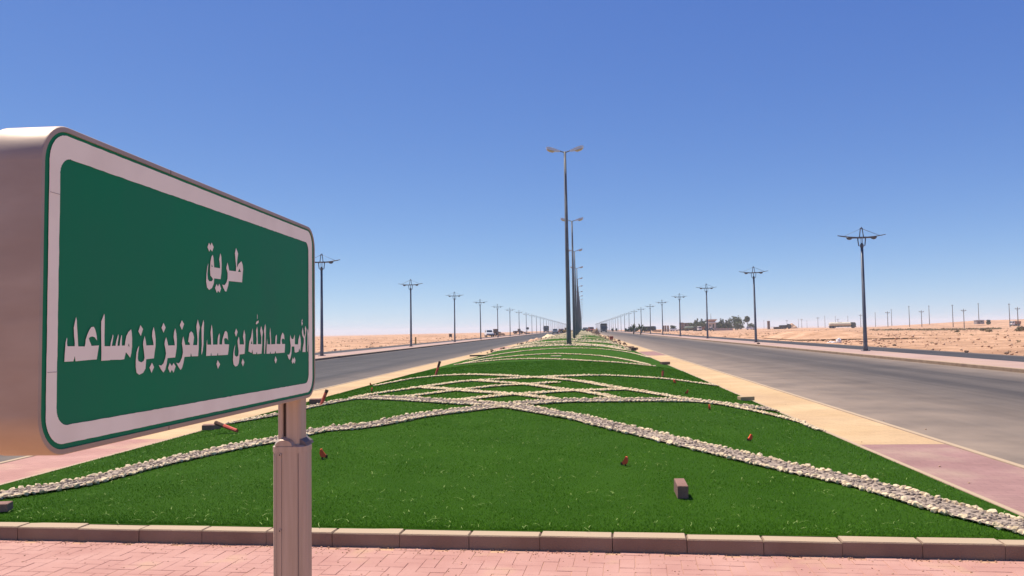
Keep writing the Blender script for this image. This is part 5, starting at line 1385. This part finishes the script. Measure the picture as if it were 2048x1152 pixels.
s_ = place('site_cabin', 'grey site cabin on the far right rise', 'cabin', 1961, 430)
px_box(s_, 'wall', 1953.5, 1968.5, 640.5, 648, 430, 3, 'wallgrey')
px_box(s_, 'roof', 1953, 1969, 639.8, 640.5, 429.8, 3.4, 'head')
px_box(s_, 'door', 1957, 1959, 642, 648, 429.94, 0.05, 'truckdark'); px_box(s_, 'window', 1961, 1965, 642, 644.5, 429.94, 0.05, 'glass')
s_ = place('kiosk', 'small dark kiosk on the desert left of the third left lamp post', 'kiosk', 900, 190)
px_box(s_, 'wall', 898, 903, 668.5, 674, 190, 0.6, 'truckdark'); px_box(s_, 'roof', 897.3, 903.7, 667.6, 668.5, 189.9, 0.8, 'brownstone')
for a in (898, 902.4): px_box(s_, 'leg', a, a + 0.5, 674, 677, 190.1, 0.08, 'wood')
s_ = place('marker_post', 'short yellow marker post beside the second left lamp post', 'marker post', 831, 106)
lo = s_.location
MB().tube([(0, 0, -0.1), (0, 0, 0.75)], 0.10, 10).build('post', M['yellowmach'], s_)
MB().tube([(0, 0, 0.75), (0, 0, 0.88)], [0.115, 0.09], 10).build('cap', M['truckbrown'], s_)
s_ = place('works_sign', 'dark round works sign on a stand beside the left sidewalk', 'works sign', 1055.5, 290)
MB().tube([(0, -0.03, 2.0), (0, 0.03, 2.0)], 0.45, 14).build('disc', M['truckdark'], s_)
MB().tube([(0, 0.05, 0), (0, 0.05, 2.0)], 0.06, 6).build('stand', M['truckbrown'], s_)
MB().box(-0.8, 0.8, -0.3, 0.3, 0, 0.5, bev=0.05).build('base', M['truckbrown'], s_)

# ------------------------------------------------------------------ trees and shrubs
for k, (px, hh, ww, kd, dk) in enumerate(((1386, 5.0, 3.4, 'round', 0), (1391, 5.6, 2.6, 'conifer', 1), (1395, 6.4, 2.4, 'conifer', 0), (1400, 5.6, 3.4, 'round', 0), (1404.5, 6.2, 2.6, 'conifer', 1), (1409, 5.4, 3.4, 'round', 0),
                             (1437, 5.2, 3.2, 'round', 0), (1441.5, 6.3, 2.3, 'conifer', 1), (1447, 6.0, 2.4, 'conifer', 0), (1453, 5.6, 2.3, 'conifer', 1), (1459, 5.9, 2.4, 'conifer', 0))):
    side = 'between the grey-brown building and the house' if k < 6 else 'behind the grey wall right of the house'
    tree(px, 452 + (k % 3) * 2, hh, ww * 1.45, 'dusty %s tree %s, %s of that row' % ('conical' if kd == 'conifer' else 'bushy', side, ORD[k if k < 6 else k - 6]), kd, bool(dk), 100 + k)
tree(1475, 440, 7.6, 7.6, 'large bushy tree right of the grey wall', 'round', False, 130)
tree(1495, 438, 7.4, 4.6, 'umbrella-shaped tree with a bare trunk by the white van', 'umbrella', True, 131)
tree(1503, 446, 3.6, 4.0, 'low grey-green tree right of the umbrella-shaped tree', 'round', False, 132)
tree(1346.5, 425, 3.2, 3.4, 'round dark tree above the white car', 'round', True, 133)
tree(1976.5, 440, 2.6, 2.2, 'single small dark tree on the far right rise', 'round', True, 134, group='lone trees')
for k, px in enumerate((1254, 1259, 1263.5, 1270, 1276, 1286, 1291)):
    shrub(px, 320, 1.9 + 0.5 * ((k * 7) % 3) / 2, 1.6, 'dark roadside shrub near the two palms, %s from the left' % ORD[k], 200 + k)
shrub(1225, 380, 2.0, 1.3, 'dark narrow shrub standing right of the truck on the right road', 220)
shrub(1233, 360, 1.7, 0.6, 'thin dark shrub left of the palms', 221)
for k, (px, d, hh, ww) in enumerate(((1965, 170, 0.75, 1.3), (1977, 140, 0.55, 1.0), (2042, 150, 0.9, 2.2), (1913, 165, 0.55, 0.9))):
    shrub(px, d, hh, ww, ['dry shrub on the right desert below the grey cabin', 'lower dry shrub right of the one below the cabin', 'broad dry shrub at the right edge of the picture', 'small dry shrub on the bright sand left of the others'][k], 240 + k, 'scrub')
# a dark line of dry scrub across the right desert, and sparse tufts everywhere
tv, tf, o_ = [], [], 0
r_ = np.random.default_rng(77)
spots = []
for k in range(420):
    px = 1740 + 260 * random.random() ** 0.9; d = random.uniform(225, 262); spots.append((px_x(px, d), d, random.uniform(0.25, 0.6)))
for (x, y) in off_road(520, 30, 330, 1, 190) + off_road(420, 30, 330, -1, 170): spots.append((x, y, random.uniform(0.08, 0.24)))
for (x, y, s) in spots:
    V_, F_ = leaf_cloud([(x, y, terrain_z(x, y) + 0.35 * s, s * 1.2, s * 1.2, s * 0.5)], 16, 0.35 * s, int(r_.integers(1e9)))
    tv.append(V_); tf.append(F_ + o_); o_ += len(V_)
tag(obj('dry_scrub', numpy_mesh('dry_scrub', np.concatenate(tv), np.concatenate(tf), M['scrub'])), 'low dry scrub tufts scattered over the desert', 'scrub', kind='stuff')

# crumpled white sack on the sand
x_, y_ = px_x(1672, 78), 78.0
t = thing('white_sack', 'crumpled white sack lying on the sand beyond the right service road', 'sack', (x_, y_, terrain_z(x_, y_)))
def lump(rx, ry, rz, cx, cz, seed):
    bm = bmesh.new(); bmesh.ops.create_icosphere(bm, subdivisions=3, radius=1.0)
    for v in bm.verts:
        d = 1 + 0.35 * noise.noise(v.co * 1.7 + Vector((seed, 0, 0)))
        v.co = Vector((v.co.x * rx * d + cx, v.co.y * ry * d, v.co.z * rz * d + cz))
    me = bpy.data.meshes.new('lump'); bm.to_mesh(me); bm.free(); me.materials.append(M['white_cloth']); return me
obj('bag', lump(0.25, 0.22, 0.24, 0.18, 0.2, 3), t)
obj('spilled_sheet', lump(0.40, 0.22, 0.10, -0.42, 0.06, 8), t)
# dark stones on the roads and sidewalks
for k, (px, d, s, lab) in enumerate(((1516, 70, 0.22, 'dark stone beside the second right lamp post'), (1787, 62, 0.25, 'dark stone on the sand beside the right service road'), (1930, 45, 0.2, 'brown stone at the edge of the right service road'), (2010, 43, 0.2, 'brown stone further right along the right service road'))):
    me = rock_mesh('loose_stone', M['dirt'], 60 + k)
    x = px_x(px, d)
    o = obj('loose_stone', me); o.location = (x, d, ground_z(x, d) + 0.3 * s); o.scale = (s * 1.4, s, s)
    tag(o, lab, 'stone')

# ------------------------------------------------------------------ dusty air
hz = MB().box(-4300, 4300, -120, 7200, -16, 22).build('haze')
hm = bpy.data.materials.new('dusty_air'); hm.use_nodes = True
hm.node_tree.nodes.clear()
pv = hm.node_tree.nodes.new('ShaderNodeVolumePrincipled')
pv.inputs['Color'].default_value = (0.83, 0.92, 1.0, 1)
pv.inputs['Density'].default_value = 0.00026
pv.inputs['Anisotropy'].default_value = 0.0
ho_ = hm.node_tree.nodes.new('ShaderNodeOutputMaterial')
hm.node_tree.links.new(pv.outputs[0], ho_.inputs['Volume'])
hz.data.materials.append(hm)
tag(hz, 'thin pale dusty haze over the whole desert road', 'haze', kind='stuff')
scene.cycles.volume_bounces = 2
